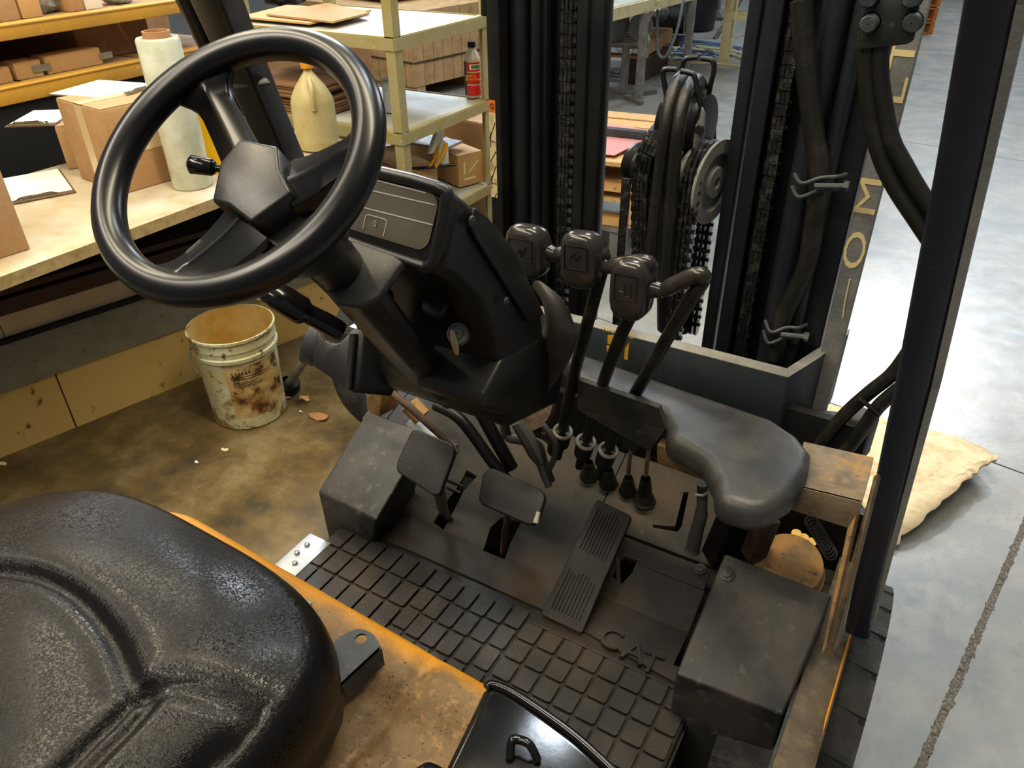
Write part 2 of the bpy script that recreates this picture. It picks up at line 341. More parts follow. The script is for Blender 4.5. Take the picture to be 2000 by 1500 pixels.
def cbox(name,label,p0,p1,dep,h,mat_,cat='box',side=1,tape=None,group=None,z0=None,open_=False,bev=.003):
    "carton: near base corner p0, base edge to p1, depth dep to the left of it, height h"
    p0=V(p0);p1=V(p1)
    if z0 is not None:p0.z=p1.z=z0
    e=p1-p0;e.z=0; nn=V((-e.y,e.x,0)).normalized()*dep*side
    t=thing(name,label,cat,tuple((p0+p1+nn)/2+nn*0),group); t.location.z=p0.z
    mk('carton',MB().prism([p0,p1,p1+nn,p0+nn],(0,0,h)),mat_,t,bev=bev)
    u=e.normalized(); n=nn.normalized(); top=p0+V((0,0,h))
    # top flaps: two panels meeting at a seam
    w=nn.length; l=e.length
    for a,b_ in((.004,.5),(.5,.996)):
        P=[top+u*l*.01+n*w*(a+.003),top+u*l*.99+n*w*(a+.003),top+u*l*.99+n*w*(b_-.003),top+u*l*.01+n*w*(b_-.003)]
        mk('flap',MB().prism(P,(0,0,.004)),mat_,t)
    if tape:
        tw=.024; c=.5
        m=MB(); a=top+n*w*(c)-n*tw+V((0,0,.0045)); m.prism([a,a+u*l,a+u*l+n*2*tw,a+n*2*tw],(0,0,.0008))
        for s_,uu in((0,-u),(1,u)):
            a=top+u*l*s_+n*w*c-n*tw+uu*.0004; m.prism([a,a+n*2*tw,a+n*2*tw-V((0,0,h*(.98 if tape=='full' else .35))),a-V((0,0,h*(.98 if tape=='full' else .35)))],uu*.0008)
        mk('tape_strip',m,G['packing_tape'],t)
    return t,u,n,p0,h
# ======================= BENCH (long worktop with panel base)
bt=thing('workbench','long laminate topped workbench with tan panel base, under the boxes and film roll','workbench',(-2.5,1.2,0))
F0=V((-2.150,-.1,.8)); F1=V((-2.062,2.33,.8)); fd=(F1-F0).normalized(); bn=V((-fd.y,fd.x,0))
mk('worktop',MB().prism([F0,F1,F1+bn*.80,F0+bn*.80],(0,0,-.036)),G['worktop'],bt,bev=.002)
mk('worktop_edge',MB().prism([F0-bn*.002,F1-bn*.002,F1-bn*.0005,F0-bn*.0005],(0,0,-.036)),G['worktop_edge'],bt)
A0=V([(-2.6192,0.8937,0)][0]); A1=V([(-2.4386,1.5572,0)][0]); ad=(A1-A0).normalized(); an=V((-ad.y,ad.x,0)); S=A0-ad*1.0; LEN=2.45
def lay(name,z0,z1,off,mat_,a=0,b=LEN,th=.05,**k):
    P=[S+ad*a-an*off+V((0,0,z0)),S+ad*b-an*off+V((0,0,z0)),S+ad*b-an*(off-th)+V((0,0,z0)),S+ad*a-an*(off-th)+V((0,0,z0))]
    return mk(name,MB().prism(P,(0,0,z1-z0)),mat_,bt,**k)
hz=[0.2370,0.3999,0.4989,0.5491]
cuts=[0,1.0+(V([(-2.5726,1.1444,-0)][0])-A0).length,LEN]
for a,b in zip(cuts[:-1],cuts[1:]): lay('panel',0,hz[0],0,G['board_tan'],a+.003,b-.003,.03)
lay('beam',hz[0],hz[1],.012,G['beam_grey'],th=.05)
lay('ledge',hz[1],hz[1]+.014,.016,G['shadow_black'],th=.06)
c2=1.0+.16
for a,b in((0,c2),(c2,LEN)): lay('panel',hz[1]+.014,hz[2],-.01,G['kraft_cream'],a+.0015,b-.0015,.03)
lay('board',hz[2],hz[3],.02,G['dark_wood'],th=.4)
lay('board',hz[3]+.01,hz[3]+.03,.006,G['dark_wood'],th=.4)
lay('bench_shade_panel',hz[3],.765,-.08,G['shadow_black'],th=.05)  # black sheet standing in for the shade under the worktop
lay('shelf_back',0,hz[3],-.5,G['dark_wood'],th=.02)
# ======================= ON THE BENCH
t,u,n,p0,h=cbox('cardboard_box','large taped cardboard box on the bench with a clipboard lying on top',(-2.385,1.485,.8),(-2.358,1.70,.8),.285,.268,G['cardboard'],tape='full',z0=.801)
u=u; P=[p0+u*.09+V((0,0,.12))-n*.0006,p0+u*.21+V((0,0,.12))-n*.0006,p0+u*.21+V((0,0,.232))-n*.0006,p0+u*.13+V((0,0,.232))-n*.0006,p0+u*.13+V((0,0,.20))-n*.0006,p0+u*.09+V((0,0,.20))-n*.0006]
mk('tape_strip',MB().prism(P,-n*.0008),G['packing_tape'],t)
def clipboard(label,c,ang,z,w=.23,l=.32,tilt=0):
    t=thing('clipboard',label,'clipboard',(c[0],c[1],z)); R=Matrix.Rotation(ang,3,'Z')@Matrix.Rotation(tilt,3,'X')
    f=lambda x,y,zz=0:V((c[0],c[1],z))+R@V((x,y,zz))
    mk('board',MB().prism([f(-w/2,-l/2),f(w/2,-l/2),f(w/2,l/2),f(-w/2,l/2)],R@V((0,0,.003))),G['clipboard_brown'],t)
    mk('paper',MB().prism([f(-w/2+.006,-l/2+.03,.0035),f(w/2-.006,-l/2+.03,.0035),f(w/2-.006,l/2-.006,.0035),f(-w/2+.006,l/2-.006,.0035)],R@V((0,0,.002))),G['paper'],t)
    mk('clip',MB().prism([f(-.07,-l/2,.004),f(.07,-l/2,.004),f(.05,-l/2+.035,.004),f(-.05,-l/2+.035,.004)],R@V((0,0,.006))).tube([f(-.055,-l/2+.004,.01),f(-.04,-l/2-.004,.02),f(-.015,-l/2+.01,.016),f(.015,-l/2+.01,.016),f(.04,-l/2-.004,.02),f(.055,-l/2+.004,.01)],.0025,8),G['clip_metal'],t)
    m=MB()
    for k,(a,b) in enumerate(((-.08,.07),(-.08,.02),(-.08,.09))): m.prism([f(a,-l/2+.06+k*.012,.0056),f(b,-l/2+.06+k*.012,.0056),f(b,-l/2+.0615+k*.012,.0056),f(a,-l/2+.0615+k*.012,.0056)],R@V((0,0,.0003)))
    mk('print_lines',m,G['beam_grey'],t); return t
cb=[(-2.6149,1.6777,1.066),(-2.8123,1.605,1.066),(-2.7827,1.854,1.066),(-2.4814,1.7619,1.066),(-2.4369,1.5406,1.066)]
c=(V(cb[1])+V(cb[2])+V(cb[3])+V(cb[4]))/4
clipboard('clipboard with white paper lying on the large taped box',(c.x,c.y),math.atan2((V(cb[3])-V(cb[4])).y,(V(cb[3])-V(cb[4])).x),1.068,.235,.30)
cb=V([(-2.7042,1.3569,0.801)][0]); clipboard('clipboard with white papers flat on the bench beside the left box',(cb.x-.03,cb.y+.02),math.radians(66),.8005,.23,.32)
t,u,n,p0,h=cbox('cardboard_box','small cardboard box behind the large taped box, clipboard tilted above it',[(-2.7681,1.5708,0.8)][0],[(-2.7734,1.5949,0.8)][0],.2,.155,G['cardboard'],tape='full',z0=.801) if False else cbox('cardboard_box','small cardboard box behind the large taped box, clipboard tilted above it',(-2.80,1.56,.801),(-2.70,1.70,.801),.15,.15,G['cardboard'],tape='full')
cb=V([(-2.9384,1.6081,0.955)][0]); clipboard('clipboard leaning on the small box at the back of the bench',(cb.x,cb.y),math.radians(35),.956,.17,.23,.0)
t,u,n,p0,h=cbox('cardboard_box','plain cardboard box at the front edge of the bench beside the papers',[(-2.2175,1.0553,0.8)][0],[(-2.2412,0.8561,0.8)][0],.30,.245,G['cardboard'],side=-1,z0=.801)
# stretch film roll
rb=V([(-2.2528,1.6594,0.8)][0]); t=thing('film_roll','tall roll of clear stretch film standing on the bench by the big box','roll',tuple(rb))
R_=.066
mk('film',MB().lathe([(.045,.001),(R_-.004,.001),(R_,.006),(R_,.462),(R_-.004,.468),(.043,.468),(.043,.40)],rb,n=40),G['film_roll'],t,smooth=40)
mk('core',MB().lathe([(.036,0),(.041,0),(.041,.486),(.036,.486),(.036,.30),(.001,.30)],rb,n=32),G['core_brown'],t,smooth=40)
yb=rb+V((-.085,.15,0)); tag(mk('yellow_tube',MB().lathe([(.03,0),(.07,.0),(.07,.36),(.06,.37),(0,.37)],yb,n=28),G['yellow_bright'],smooth=40),'bright yellow tub behind the film roll','tub')
# gallon jug
jb=V((-2.175,2.20,.8)); t=thing('jug','translucent gallon jug with orange cap on the bench beyond the wheel','jug',tuple(jb))
def sq(r,z,k=.55,n=28):
    out=[]
    for i in range(n):
        a=2*PI*i/n; c_,s_=math.cos(a),math.sin(a); m=(abs(c_)**(2/k/1.6)+abs(s_)**(2/k/1.6))**(-k*1.6/2); out.append(jb+V((c_*m*r,s_*m*r,z)))
    return out
mk('jug_body',MB().loft([sq(r,z,k) for r,z,k in((.06,0,.6),(.078,.008,.6),(.080,.03,.6),(.080,.17,.6),(.076,.19,.62),(.06,.225,.7),(.036,.26,.9),(.022,.278,1.1),(.020,.285,1.2),(.020,.296,1.2))]),G['jug_plastic'],t,smooth=50)
mk('cap',MB().lathe([(.001,.318),(.021,.318),(.023,.314),(.023,.293),(.020,.292)],jb,n=20),G['jug_cap'],t,smooth=40)
mk('handle',MB().tube(dense([jb+V((.03,-.03,.26)),jb+V((.055,-.05,.235)),jb+V((.062,-.058,.20)),jb+V((.06,-.056,.16))]),.0095,8),G['jug_plastic'],t,smooth=60)
# ======================= PALLET RACK BEHIND THE BENCH
rk=thing('pallet_rack','orange beamed pallet rack with wooden shelves behind the bench','rack',(-3.6,2,0))
XB=-3.35
zA=[[(-3.35,1.7896,1.2217),(-3.35,1.767,1.1628),(-3.35,1.7059,1.0039),(-3.35,1.6796,0.9354)][i][2] for i in range(4)]
for z1,z0 in((zA[0],zA[1]),(zA[2],zA[3])):
    mk('beam',MB().bx(XB-.05,XB,-.4,2.96,z0,z1).bx(XB-.002,XB+.004,-.4,2.96,z1-.012,z1-.002),G['rack_orange'],rk,bev=.004)
    mk('rear_panel',MB().bx(XB-1.02,XB-1.0,-.4,2.96,zA[3],zA[1]),G['cardboard_dark'],rk) if z1>1.1 else None
    for k in range(6): mk('shelf_board',MB().bx(XB-.95,XB-.05,-.4+k*.56,.14+k*.56,z1-.03,z1-.004),G['shelf_wood'],rk)
    mk('beam',MB().bx(XB-1.0,XB-.95,-.4,2.96,z0,z1),G['rack_orange'],rk)
for y in(-.45,3.0):
    for x in(XB-.03,XB-.98): 
        m=MB().bx(x-.04,x+.04,y-.04,y+.04,0,1.9); mk('upright',m,G['angle_olive'],rk,bev=.004)
mk('rack_shade_panel',MB().bx(XB-.06,XB-.02,-.4,2.96,.02,zA[3]-.005),G['shadow_black'],rk)  # added black panel in place of the shade under the rack
mk('shelf_board',MB().bx(XB-.95,XB-.05,-.4,2.96,.66,.69),G['dark_wood'],rk)
# heights the shelf goods stand on
zt=zA[0]-.003; zb=zA[2]-.003
def rbox(label,px,y,wy,h,z,m=G['cardboard'],dx=.3,name='cardboard_box',tape=None,x=XB-.08):
    return cbox(name,label,(x,y,z),(x,y+wy,z),dx,h,m,z0=z,tape=tape,group='cartons on the orange rack')
yy=[[(-3.4,1.8385,1.2198),(-3.4,1.9225,1.2204),(-3.4,2.0233,1.227),(-3.4,2.0926,1.2303),(-3.4,2.1857,1.2274),(-3.4,2.2841,1.2282),(-3.4,2.3097,1.2293),(-3.4,2.3605,1.2278)][i][1] for i in range(8)]
rbox('cardboard box at the left end of the upper orange shelf',0,yy[0]-.12,.12+(yy[1]-yy[0]),.16,zt)
rbox('second cardboard box from the left on the upper orange shelf',0,yy[1]+.01,yy[2]-yy[1]-.015,.14,zt,G['cardboard_pale'])
bc=V((XB-.2,(yy[2]+yy[3])/2+.02,zt)); 
def blob(name,label,c,r,mat_,sc=(1,1,1),seed=1,amp=.35,cat='bag',nu=14,nv=20):
    m=MB(); c=V(c)
    def f(a,b):
        th=PI*a; ph=2*PI*b; p=V((math.sin(th)*math.cos(ph),math.sin(th)*math.sin(ph),math.cos(th)))
        k=1+amp*noise.noise(p*2.2+V((seed*7,0,0)))+amp*.4*noise.noise(p*6+V((seed*3,9,0)))
        q=V((p.x*sc[0],p.y*sc[1],p.z*sc[2]))*r*k; return V((c.x+q.x,c.y+q.y,max(c.z+.001,c.z+r*sc[2]*.8+q.z)))
    m.grid(f,nu,nv); return tag(mk(name,m,mat_,smooth=60),label,cat)
blob('plastic_bag','crumpled clear plastic bag on the upper orange shelf',bc,.085,G['bag_clear'],(1,1.1,1),1)
rbox('short cardboard box right of the clear bag on the upper shelf',0,yy[3]+.05,yy[4]-yy[3]-.03,.12,zt,G['cardboard'])
rbox('white topped carton on the upper orange shelf near its right end',0,yy[4]+.03,yy[5]-yy[4]-.02,.13,zt,G['paper'])
blob('plastic_bag','small clear bag of parts at the right of the upper shelf',(XB-.15,yy[6]+.12,zt),.06,G['bag_clear'],(1,1.2,.8),4)
# lower shelf
y2=[[(-3.4,1.7398,1.016),(-3.4,1.8101,1.007),(-3.4,1.8284,1.0155),(-3.4,1.9428,1.007),(-3.4,1.9627,1.0115),(-3.4,2.2212,0.992),(-3.4,2.2989,1.0049),(-3.4,2.4375,1.0112),(-3.4,2.1234,1.0502)][i][1] for i in range(9)]
t=rbox('low open cardboard tray lying at the left of the lower orange shelf',0,y2[0]-.2,.2+y2[1]-y2[0],.055,zb,G['cardboard_pale'],.12)[0]
t,u,n,p0,h=rbox('flat cardboard sleeve with a printed stamp, middle of the lower orange shelf',0,y2[2],y2[3]-y2[2],.06,zb,G['cardboard_pale'],.1)
mk('stamp',MB().prism([p0+u*.07+V((0,0,.018))-n*.0045,p0+u*.15+V((0,0,.018))-n*.0045,p0+u*.15+V((0,0,.045))-n*.0045,p0+u*.07+V((0,0,.045))-n*.0045],-n*.0006),G['beam_grey'],t)
t,u,n,p0,h=rbox('long flat cardboard sleeve right of centre on the lower orange shelf',0,y2[4],y2[5]-y2[4],.065,zb,G['cardboard_pale'],.1)
mk('stamp',MB().prism([p0+u*.25+V((0,0,.02))-n*.0045,p0+u*.31+V((0,0,.02))-n*.0045,p0+u*.31+V((0,0,.045))-n*.0045,p0+u*.25+V((0,0,.045))-n*.0045],-n*.0006),G['beam_grey'],t)
cbox('cardboard_box','dark sided open carton on the lower orange shelf behind the film roll',(XB-.2,y2[6]-.1,zb),(XB-.2,y2[6]+.28,zb),.65,.17,G['cardboard_dark'],z0=zb)
m=MB()
for a,b in(((-.05,0,.10),(.06,-.02,.07)),((-.04,.02,.02),(.07,.05,.05)),((0,-.03,.12),(.04,.06,.0))):
    p=V((XB+.25,2.33,.96)); m.tube([p+V(a),p+V(b)],.013,8)
# spray gun hanging tools on bench behind the roll
tg=thing('air_tool','black air tool lying behind the film roll at the bench back','tool',(-2.62,2.05,.8))
mk('tool_body',MB().tube([(-2.66,1.98,.93),(-2.60,2.06,.92)],.02,10).tube([(-2.66,2.0,.90),(-2.58,2.07,.86)],.016,10),G['gloss_black'],tg,smooth=40)
mk('tool_stand',MB().tube([(-2.62,2.03,.80),(-2.62,2.03,.93)],.013,8).lathe([(.05,0),(.05,.012),(.02,.02)],(-2.62,2.03,.8)),G['stand_grey'],tg,smooth=40)
# ======================= ANGLE IRON CART
ct=thing('shelf_cart','olive painted angle iron shelf cart beside the mast','shelving',(-2.45,2.85,0))
cx0,cx1,cy0,cy1=-2.93,-2.0,2.5,3.18
m={}
for x,sx_ in((cx0,1),(cx1,-1)):
    for y,sy in((cy0,1),(cy1,-1)):
        mk('post',MB().bx(min(x,x+.045*sx_),max(x,x+.045*sx_),min(y,y+.006*sy),max(y,y+.006*sy),0,1.9).bx(min(x,x+.006*sx_),max(x,x+.006*sx_),min(y+.0061*sy,y+.045*sy),max(y+.0061*sy,y+.045*sy),0,1.9),G['angle_olive'],ct)
for z in(.40,.80,1.16):
    m=MB()
    m.bx(cx0,cx1,cy0-.004,cy0,z-.045,z).bx(cx0,cx1,cy1,cy1+.004,z-.045,z).bx(cx1,cx1+.004,cy0,cy1,z-.045,z).bx(cx0-.004,cx0,cy0,cy1,z-.045,z)
    m.bx(cx0,cx1,cy0,cy0+.03,z,z+.004).bx(cx1-.03,cx1,cy0,cy1,z,z+.004)
    mk('shelf_rail',m,G['angle_olive'],ct)
    mk('shelf_deck',MB().bx(cx0+.01,cx1-.01,cy0+.008,cy1-.008,z-.018,z-.004),G['shelf_deck'],ct)
# things on top shelf
ZT=1.165
def sheet(name,label,pts,z,th,mat_,cat,group=None): 
    return tag(mk(name,MB().prism([V((p[0],p[1],z)) for p in pts],(0,0,th)),mat_),label,cat,group)
t=thing('cardboard_stack','flattened brown cardboard sheets on the cart top shelf','cardboard',(-2.5,2.8,ZT))
for k,pp in enumerate(([(-2.9233,2.5926,1.17),(-3.0119,2.973,1.17),(-2.5157,3.0011,1.17),(-2.4977,2.579,1.17)],[(-2.8116,2.6447,1.18),(-2.8169,3.0476,1.18),(-2.4174,2.8717,1.18),(-2.3862,2.5971,1.18)])):
    mk('sheet',MB().prism([V((p[0],p[1],ZT+.004+k*.010)) for p in pp],(0,0,.007)),G['cardboard'] if k else G['cardboard_pale'],t)
blob('plastic_bag','shiny black plastic bag on the cart top shelf',V([(-3.0992,3.0614,1.165)][0]),.075,G['bag_black'],(1.4,1.4,.5),2)
# middle shelf: bottle
bb=V([(-2.0942,3.1802,0.8)][0]); bb.z=.804; t=thing('fluid_bottle','grey brake fluid bottle with red label on the cart middle shelf corner','bottle',tuple(bb))
mk('bottle_body',MB().lathe([(.001,0),(.036,0),(.039,.004),(.039,.165),(.036,.176),(.018,.208),(.0155,.212),(.0155,.222)],bb,n=32),G['bottle_grey'],t,smooth=40)
mk('bottle_cap',MB().lathe([(.017,.217),(.019,.219),(.019,.238),(.017,.241),(.001,.241)],bb,n=24),G['gloss_black'],t,smooth=40)
view=V((-bb.x,-bb.y,0)).normalized(); side=V((-view.y,view.x,0))
def wrap(z0,z1,a0,a1,mat_,name,r=.0393):
    m=MB(); m.grid(lambda a,b: bb+ (view*math.cos(a0+(a1-a0)*a)+side*math.sin(a0+(a1-a0)*a))*r+V((0,0,z0+(z1-z0)*b)),16,1); return mk(name,m,mat_,t,smooth=60)
wrap(.010,.160,-1.5,-.8,G['label_black'],'label'); 
for a,b in((.118,.158),(.062,.112),(.010,.056)): wrap(a,b,-.75,1.1,G['label_red'],'label')
wrap(.127,.149,-.35,.95,G['text_white'],'label',.0396); wrap(.130,.146,-.15,.95,G['text_green'],'label',.0398)
fr=bb+view*.0402
text('lettering','DOT 3',fr+side*-.010+V((0,0,.098)),side,(0,0,1),.016,G['text_yellow'],t)
text('lettering','BRAKE FLUID',fr+side*.004+V((0,0,.084)),side,(0,0,1),.0125,G['text_yellow'],t)
# beside it: foil roll, stacked boards, papers
fb=V([(-2.1463,2.6785,0.8)][0]); fb.z=.804; tag(mk('foil_can',MB().lathe([(.001,0),(.035,0),(.036,.003),(.036,.13),(.03,.14),(.001,.14)],fb+V((-.12,.1,0)),n=20),G['bag_clear'],smooth=40),'silver canister behind the front post of the cart','can')
t=thing('cardboard_stack','pile of torn edged brown cardboard on the cart middle shelf behind the jug','cardboard',(-2.75,2.7,.804))
random.seed(5)
for k in range(10):
    a=random.uniform(-.012,.012); mk('sheet',MB().bx(-2.91+a,-2.48+a*2,2.52+a,2.86+a,.804+k*.013,.804+k*.013+.009),G['cardboard_dark'],t)
# bottom shelf and floor boxes by the cart
zz=.404
pp=[(-2.0448,3.1435,0.404),(-2.3226,3.6627,0.404),(-2.4485,3.1799,0.404),(-2.9412,3.2295,0.404)]
a=V(pp[0]); tt,u,n,p0,h=cbox('cardboard_box','long cardboard carton with stencilled end on the cart bottom shelf',(-2.10,3.03,zz),(-2.045,3.165,zz),.66,.15,G['cardboard_pale'],z0=zz)
mk('stencil',MB().prism([p0+u*.03+V((0,0,.03))-n*.001,p0+u*.10+V((0,0,.03))-n*.001,p0+u*.10+V((0,0,.04))-n*.001,p0+u*.03+V((0,0,.04))-n*.001],-n*.0006).prism([p0+u*.03+V((0,0,.06))-n*.001,p0+u*.04+V((0,0,.06))-n*.001,p0+u*.04+V((0,0,.12))-n*.001,p0+u*.03+V((0,0,.12))-n*.001],-n*.0006).prism([p0+u*.06+V((0,0,.06))-n*.001,p0+u*.12+V((0,0,.11))-n*.001,p0+u*.12+V((0,0,.12))-n*.001,p0+u*.06+V((0,0,.07))-n*.001],-n*.0006),G['paper_cream'],tt)
cbox('cardboard_box','orange lit cardboard box under the yellow handled tool on the cart',(-2.17,2.70,zz),(-2.10,2.86,zz),.42,.155,G['cardboard_pale'],z0=zz)
cbox('cardboard_box','upright cardboard box between the cart and the mast',(-2.10,3.36,.0),(-2.04,3.75,.0),.4,.62,G['cardboard'],z0=0)
sheet('packing_paper','crumpled printed packing sheet under the cart middle shelf',[(-2.75,3.02),(-2.15,3.0),(-2.15,3.15),(-2.75,3.16)],.585,.012,G['bag_clear'],'packing')
# spray bottle and yellow handled pliers
sb=V([(-2.0798,2.8651,0.565)][0]); t=thing('spray_bottle','white trigger spray bottle standing on the orange lit cart box','bottle',(sb.x,sb.y,.565))
SZ=.567
mk('spray_body',MB().lathe([(.001,0),(.034,0),(.036,.005),(.036,.075),(.03,.095),(.014,.115),(.012,.13)],V((sb.x,sb.y,SZ)),n=24),G['spray_white'],t,smooth=40)
mk('spray_head',MB().prism([V((sb.x,sb.y-.012,SZ+.12)),V((sb.x-.012,sb.y-.06,SZ+.07)),V((sb.x-.015,sb.y-.09,SZ+.07)),V((sb.x,sb.y-.055,SZ+.13)),V((sb.x+.002,sb.y-.02,SZ+.19)),V((sb.x+.002,sb.y+.012,SZ+.19)),V((sb.x,sb.y+.015,SZ+.12))],(.02,0,0)),G['spray_white'],t,bev=.004)
pb=V([(-2.1005,2.7964,0.562)][0]); t=thing('cutting_tool','tool with two bright yellow handles lying on the orange lit box','tool',tuple(pb))
mk('handle',MB().tube(dense([pb+V((0,0,.004)),pb+V((.02,.03,.05)),pb+V((.03,.05,.10))]),[.008]*6+[.011]*6+[.009],8),G['handle_yellow'],t,smooth=60)
mk('handle',MB().tube(dense([pb+V((.03,.01,.01)),pb+V((.055,.035,.06)),pb+V((.07,.05,.115))]),[.008]*6+[.011]*6+[.009],8),G['handle_yellow'],t,smooth=60)
mk('blade',MB().tube([pb+V((-.10,-.06,.0)),pb+V((0,0,.006)),pb+V((.10,.07,.015))],.008,8),G['gloss_black'],t,smooth=60)
# ======================= BUCKET
bk=V((-2.07,1.535,0)); t=thing('bucket','dirty cream plastic bucket with a stained label on the floor','bucket',tuple(bk))
mk('bucket_wall',MB().lathe([(.001,.0),(.124,0),(.130,.006),(.139,.285),(.1475,.287),(.1485,.300),(.143,.304),(.1435,.322),(.147,.326),(.145,.358),(.151,.361),(.151,.370),(.145,.371)],bk,n=56),G['bucket_plastic'],t,smooth=30)
mk('bucket_lining',MB().lathe([(.1455,.370),(.137,.28),(.127,.008),(.001,.008)],bk,n=56),G['bucket_inside'],t,smooth=30)
view=V((-bk.x,-bk.y,0)).normalized(); side=V((-view.y,view.x,0))
def wr(z0,z1,a0,a1,mat_,name,off=.0006):
    m=MB(); r=lambda z:.130+(z-.006)/.279*.009+off
    m.grid(lambda a,b: bk+(view*math.cos(a0+(a1-a0)*a)+side*math.sin(a0+(a1-a0)*a))*r(z0+(z1-z0)*b)+V((0,0,z0+(z1-z0)*b)),24,1); return mk(name,m,mat_,t,smooth=60)
wr(.055,.268,-.42,1.15,G['bucket_label'],'label')
for k,ch in enumerate('STARBRIGHT'):
    a=-.25+k*.085; r=.1400; p=bk+(view*math.cos(a)+side*math.sin(a))*r+V((0,0,.242)); tt=(side*math.cos(a)-view*math.sin(a))
    text('lettering',ch,p,tt,(0,0,1),.017,G['print_dark'],t)
for k,(z,a1) in enumerate(((.228,.85),(.218,.8),(.206,.35),(.200,.3),(.194,.5),(.188,.45))): wr(z-.0012,z+.0012,-.28,a1,G['print_dark'],'print_line',.0012)
mk('handle',MB().tube(dense([bk+side*-.146+V((0,0,.31)),bk+side*-.155+view*.03+V((0,0,.27)),bk+side*-.14+view*.08+V((0,0,.245))]),.0022,6),G['stand_grey'],t)
# debris on the floor
random.seed(11)
def chip(label,p,r,mat_,seed,cat,name,h=.006):
    random.seed(seed); n=9; P=[]
    for i in range(n):
        a=2*PI*i/n; q=r*random.uniform(.55,1.2); P.append(V((p[0]+math.cos(a)*q*1.3,p[1]+math.sin(a)*q*.7,.0005+random.uniform(0,h))))
    return tag(mk(name,MB().prism(P,(0,0,.003)),mat_),label,cat)
pts=[(-2.0094,1.6594,0),(-1.9347,1.6811,0),(-1.8064,1.6258,0),(-1.8931,1.6149,0),(-1.9613,1.3101,0),(-1.993,1.2142,0),(-2.5776,0.8784,0),(-2.0734,1.1373,0)]
chip('small curled wood chip touching the right foot of the bucket',pts[0],.018,G['brick_tan'],1,'wood chip','wood_chip')
chip('tan chunk of broken wood on the floor right of the bucket',pts[1],.022,G['brick_tan'],2,'wood chip','wood_chip',.02)
chip('dry brown leaf on the floor between bucket and truck',pts[2],.036,G['leaf_brown'],3,'leaf','dry_leaf',.012)
chip('tiny pale crumb of wood between the bucket and the dry leaf',pts[3],.007,G['paper_cream'],4,'wood chip','wood_chip')
chip('small cream scrap on the bare floor in front of the bucket',pts[4],.012,G['paper_cream'],5,'scrap','paper_scrap')
chip('tiny white scrap left of the cream scrap in front of the bucket',pts[5],.008,G['paper'],6,'scrap','paper_scrap')
chip('yellowish scrap on the floor at the left edge of the photo',pts[6],.016,G['paper_cream'],7,'scrap','paper_scrap')
# black wheel and broom beside the bucket
wc=V((-1.50,1.78,.29)); ax=V((.93,-.2,.30)).normalized()
t=thing('wheel','black rubber wheel leaning on the floor right of the bucket','wheel',(wc.x,wc.y,0))
u_=ax.cross(V((0,0,1))).normalized(); v_=ax.cross(u_)
mk('tire',MB().loft([[wc+(u_*math.cos(a)+v_*math.sin(a))*(.255+.035*math.cos(b))+ax*.05*math.sin(b) for b in [2*PI*k/12 for k in range(12)]] for a in [2*PI*i/48 for i in range(48)]],closed=True),G['tire_rubber'],t,smooth=60)
mk('rim',MB().loft([[wc+(u_*math.cos(a)+v_*math.sin(a))*r+ax*h for r,h in((.225,-.03),(.225,.03),(.20,.02),(.20,-.02))] for a in [2*PI*i/48 for i in range(48)]],closed=True),G['stand_grey'],t,smooth=40)
for k in range(5):
    a=2*PI*k/5+.4; mk('wheel_spoke',MB().tube([wc,wc+(u_*math.cos(a)+v_*math.sin(a))*.21],.012,8),G['stand_grey'],t,smooth=60)
p1,p2=V([(-1.7333,1.5674,0.33)][0]),V([(-2.0359,1.6994,0.03)][0])
t=thing('hand_brush','grey handled brush leaning beside the bucket','brush',(p2.x,p2.y,0))
mk('brush_handle',MB().tube([p1,p2],[.014,.018],10),G['stand_grey'],t,smooth=60)
mk('bristles',MB().lathe([(.02,-.02),(.045,0),(.05,.03),(.02,.05)],(p2.x,p2.y,.01),n=14),G['shadow_black'],t,smooth=60,kind='stuff')
bp=V([(-1.9246,1.808,0.25)][0]); t=thing('wood_block','tan stamped wooden block propped between wheel and brake cover','block',tuple(bp))
mk('block_body',MB().box(bp,(.07,.10,.05),Matrix.Rotation(.5,3,'Z')@Matrix.Rotation(.4,3,'Y')),G['rack_orange'],t,bev=.006)
# ======================= CRATES AND FAR STOCK
def slatbox(name,label,p0,d1,l1,d2,l2,h,z0,rows,mat_,sw=.15,cat='crate',strap=True,skid=.1):
    p0=V((p0[0],p0[1],z0)); d1=V(d1).normalized(); d2=V(d2).normalized(); t=thing(name,label,cat,tuple(p0+d1*l1/2+d2*l2/2))
    mk('crate_core',MB().prism([p0+d1*.02+d2*.02,p0+d1*(l1-.02)+d2*.02,p0+d1*(l1-.02)+d2*(l2-.02),p0+d1*.02+d2*(l2-.02)],(0,0,h-.01)),mat_,t)
    sh=h/rows; random.seed(9)
    for (dd,l,nn) in((d1,l1,d2),(d2,l2,d1)):
        n=int(l/sw)
        for k in range(n):
            for r in range(rows):
                a=p0+dd*(k*l/n+.004)+V((0,0,r*sh+.003))+nn*(-.004+random.uniform(-.003,.003)); b=dd*(l/n-.008)
                mk('slat',MB().prism([a,a+b,a+b+nn*.02,a+nn*.02],(0,0,sh-.007)),mat_,t)
        if strap:
            for r in range(1,rows): 
                a=p0+V((0,0,r*sh-.006))-nn*.012; mk('strap',MB().prism([a,a+dd*l,a+dd*l+nn*.004,a+nn*.004],(0,0,.014)),G['strap_dark'],t)
    if skid:
        for a in(.02,l1/2-.05,l1-.14):
            q_=p0+d1*a; mk('skid',MB().prism([q_-V((0,0,skid)),q_+d1*.1-V((0,0,skid)),q_+d1*.1+d2*l2-V((0,0,skid)),q_+d2*l2-V((0,0,skid))],(0,0,skid-.003)),mat_,t)
    return t
hd=hall(0,1); hl=hall(-1,0)
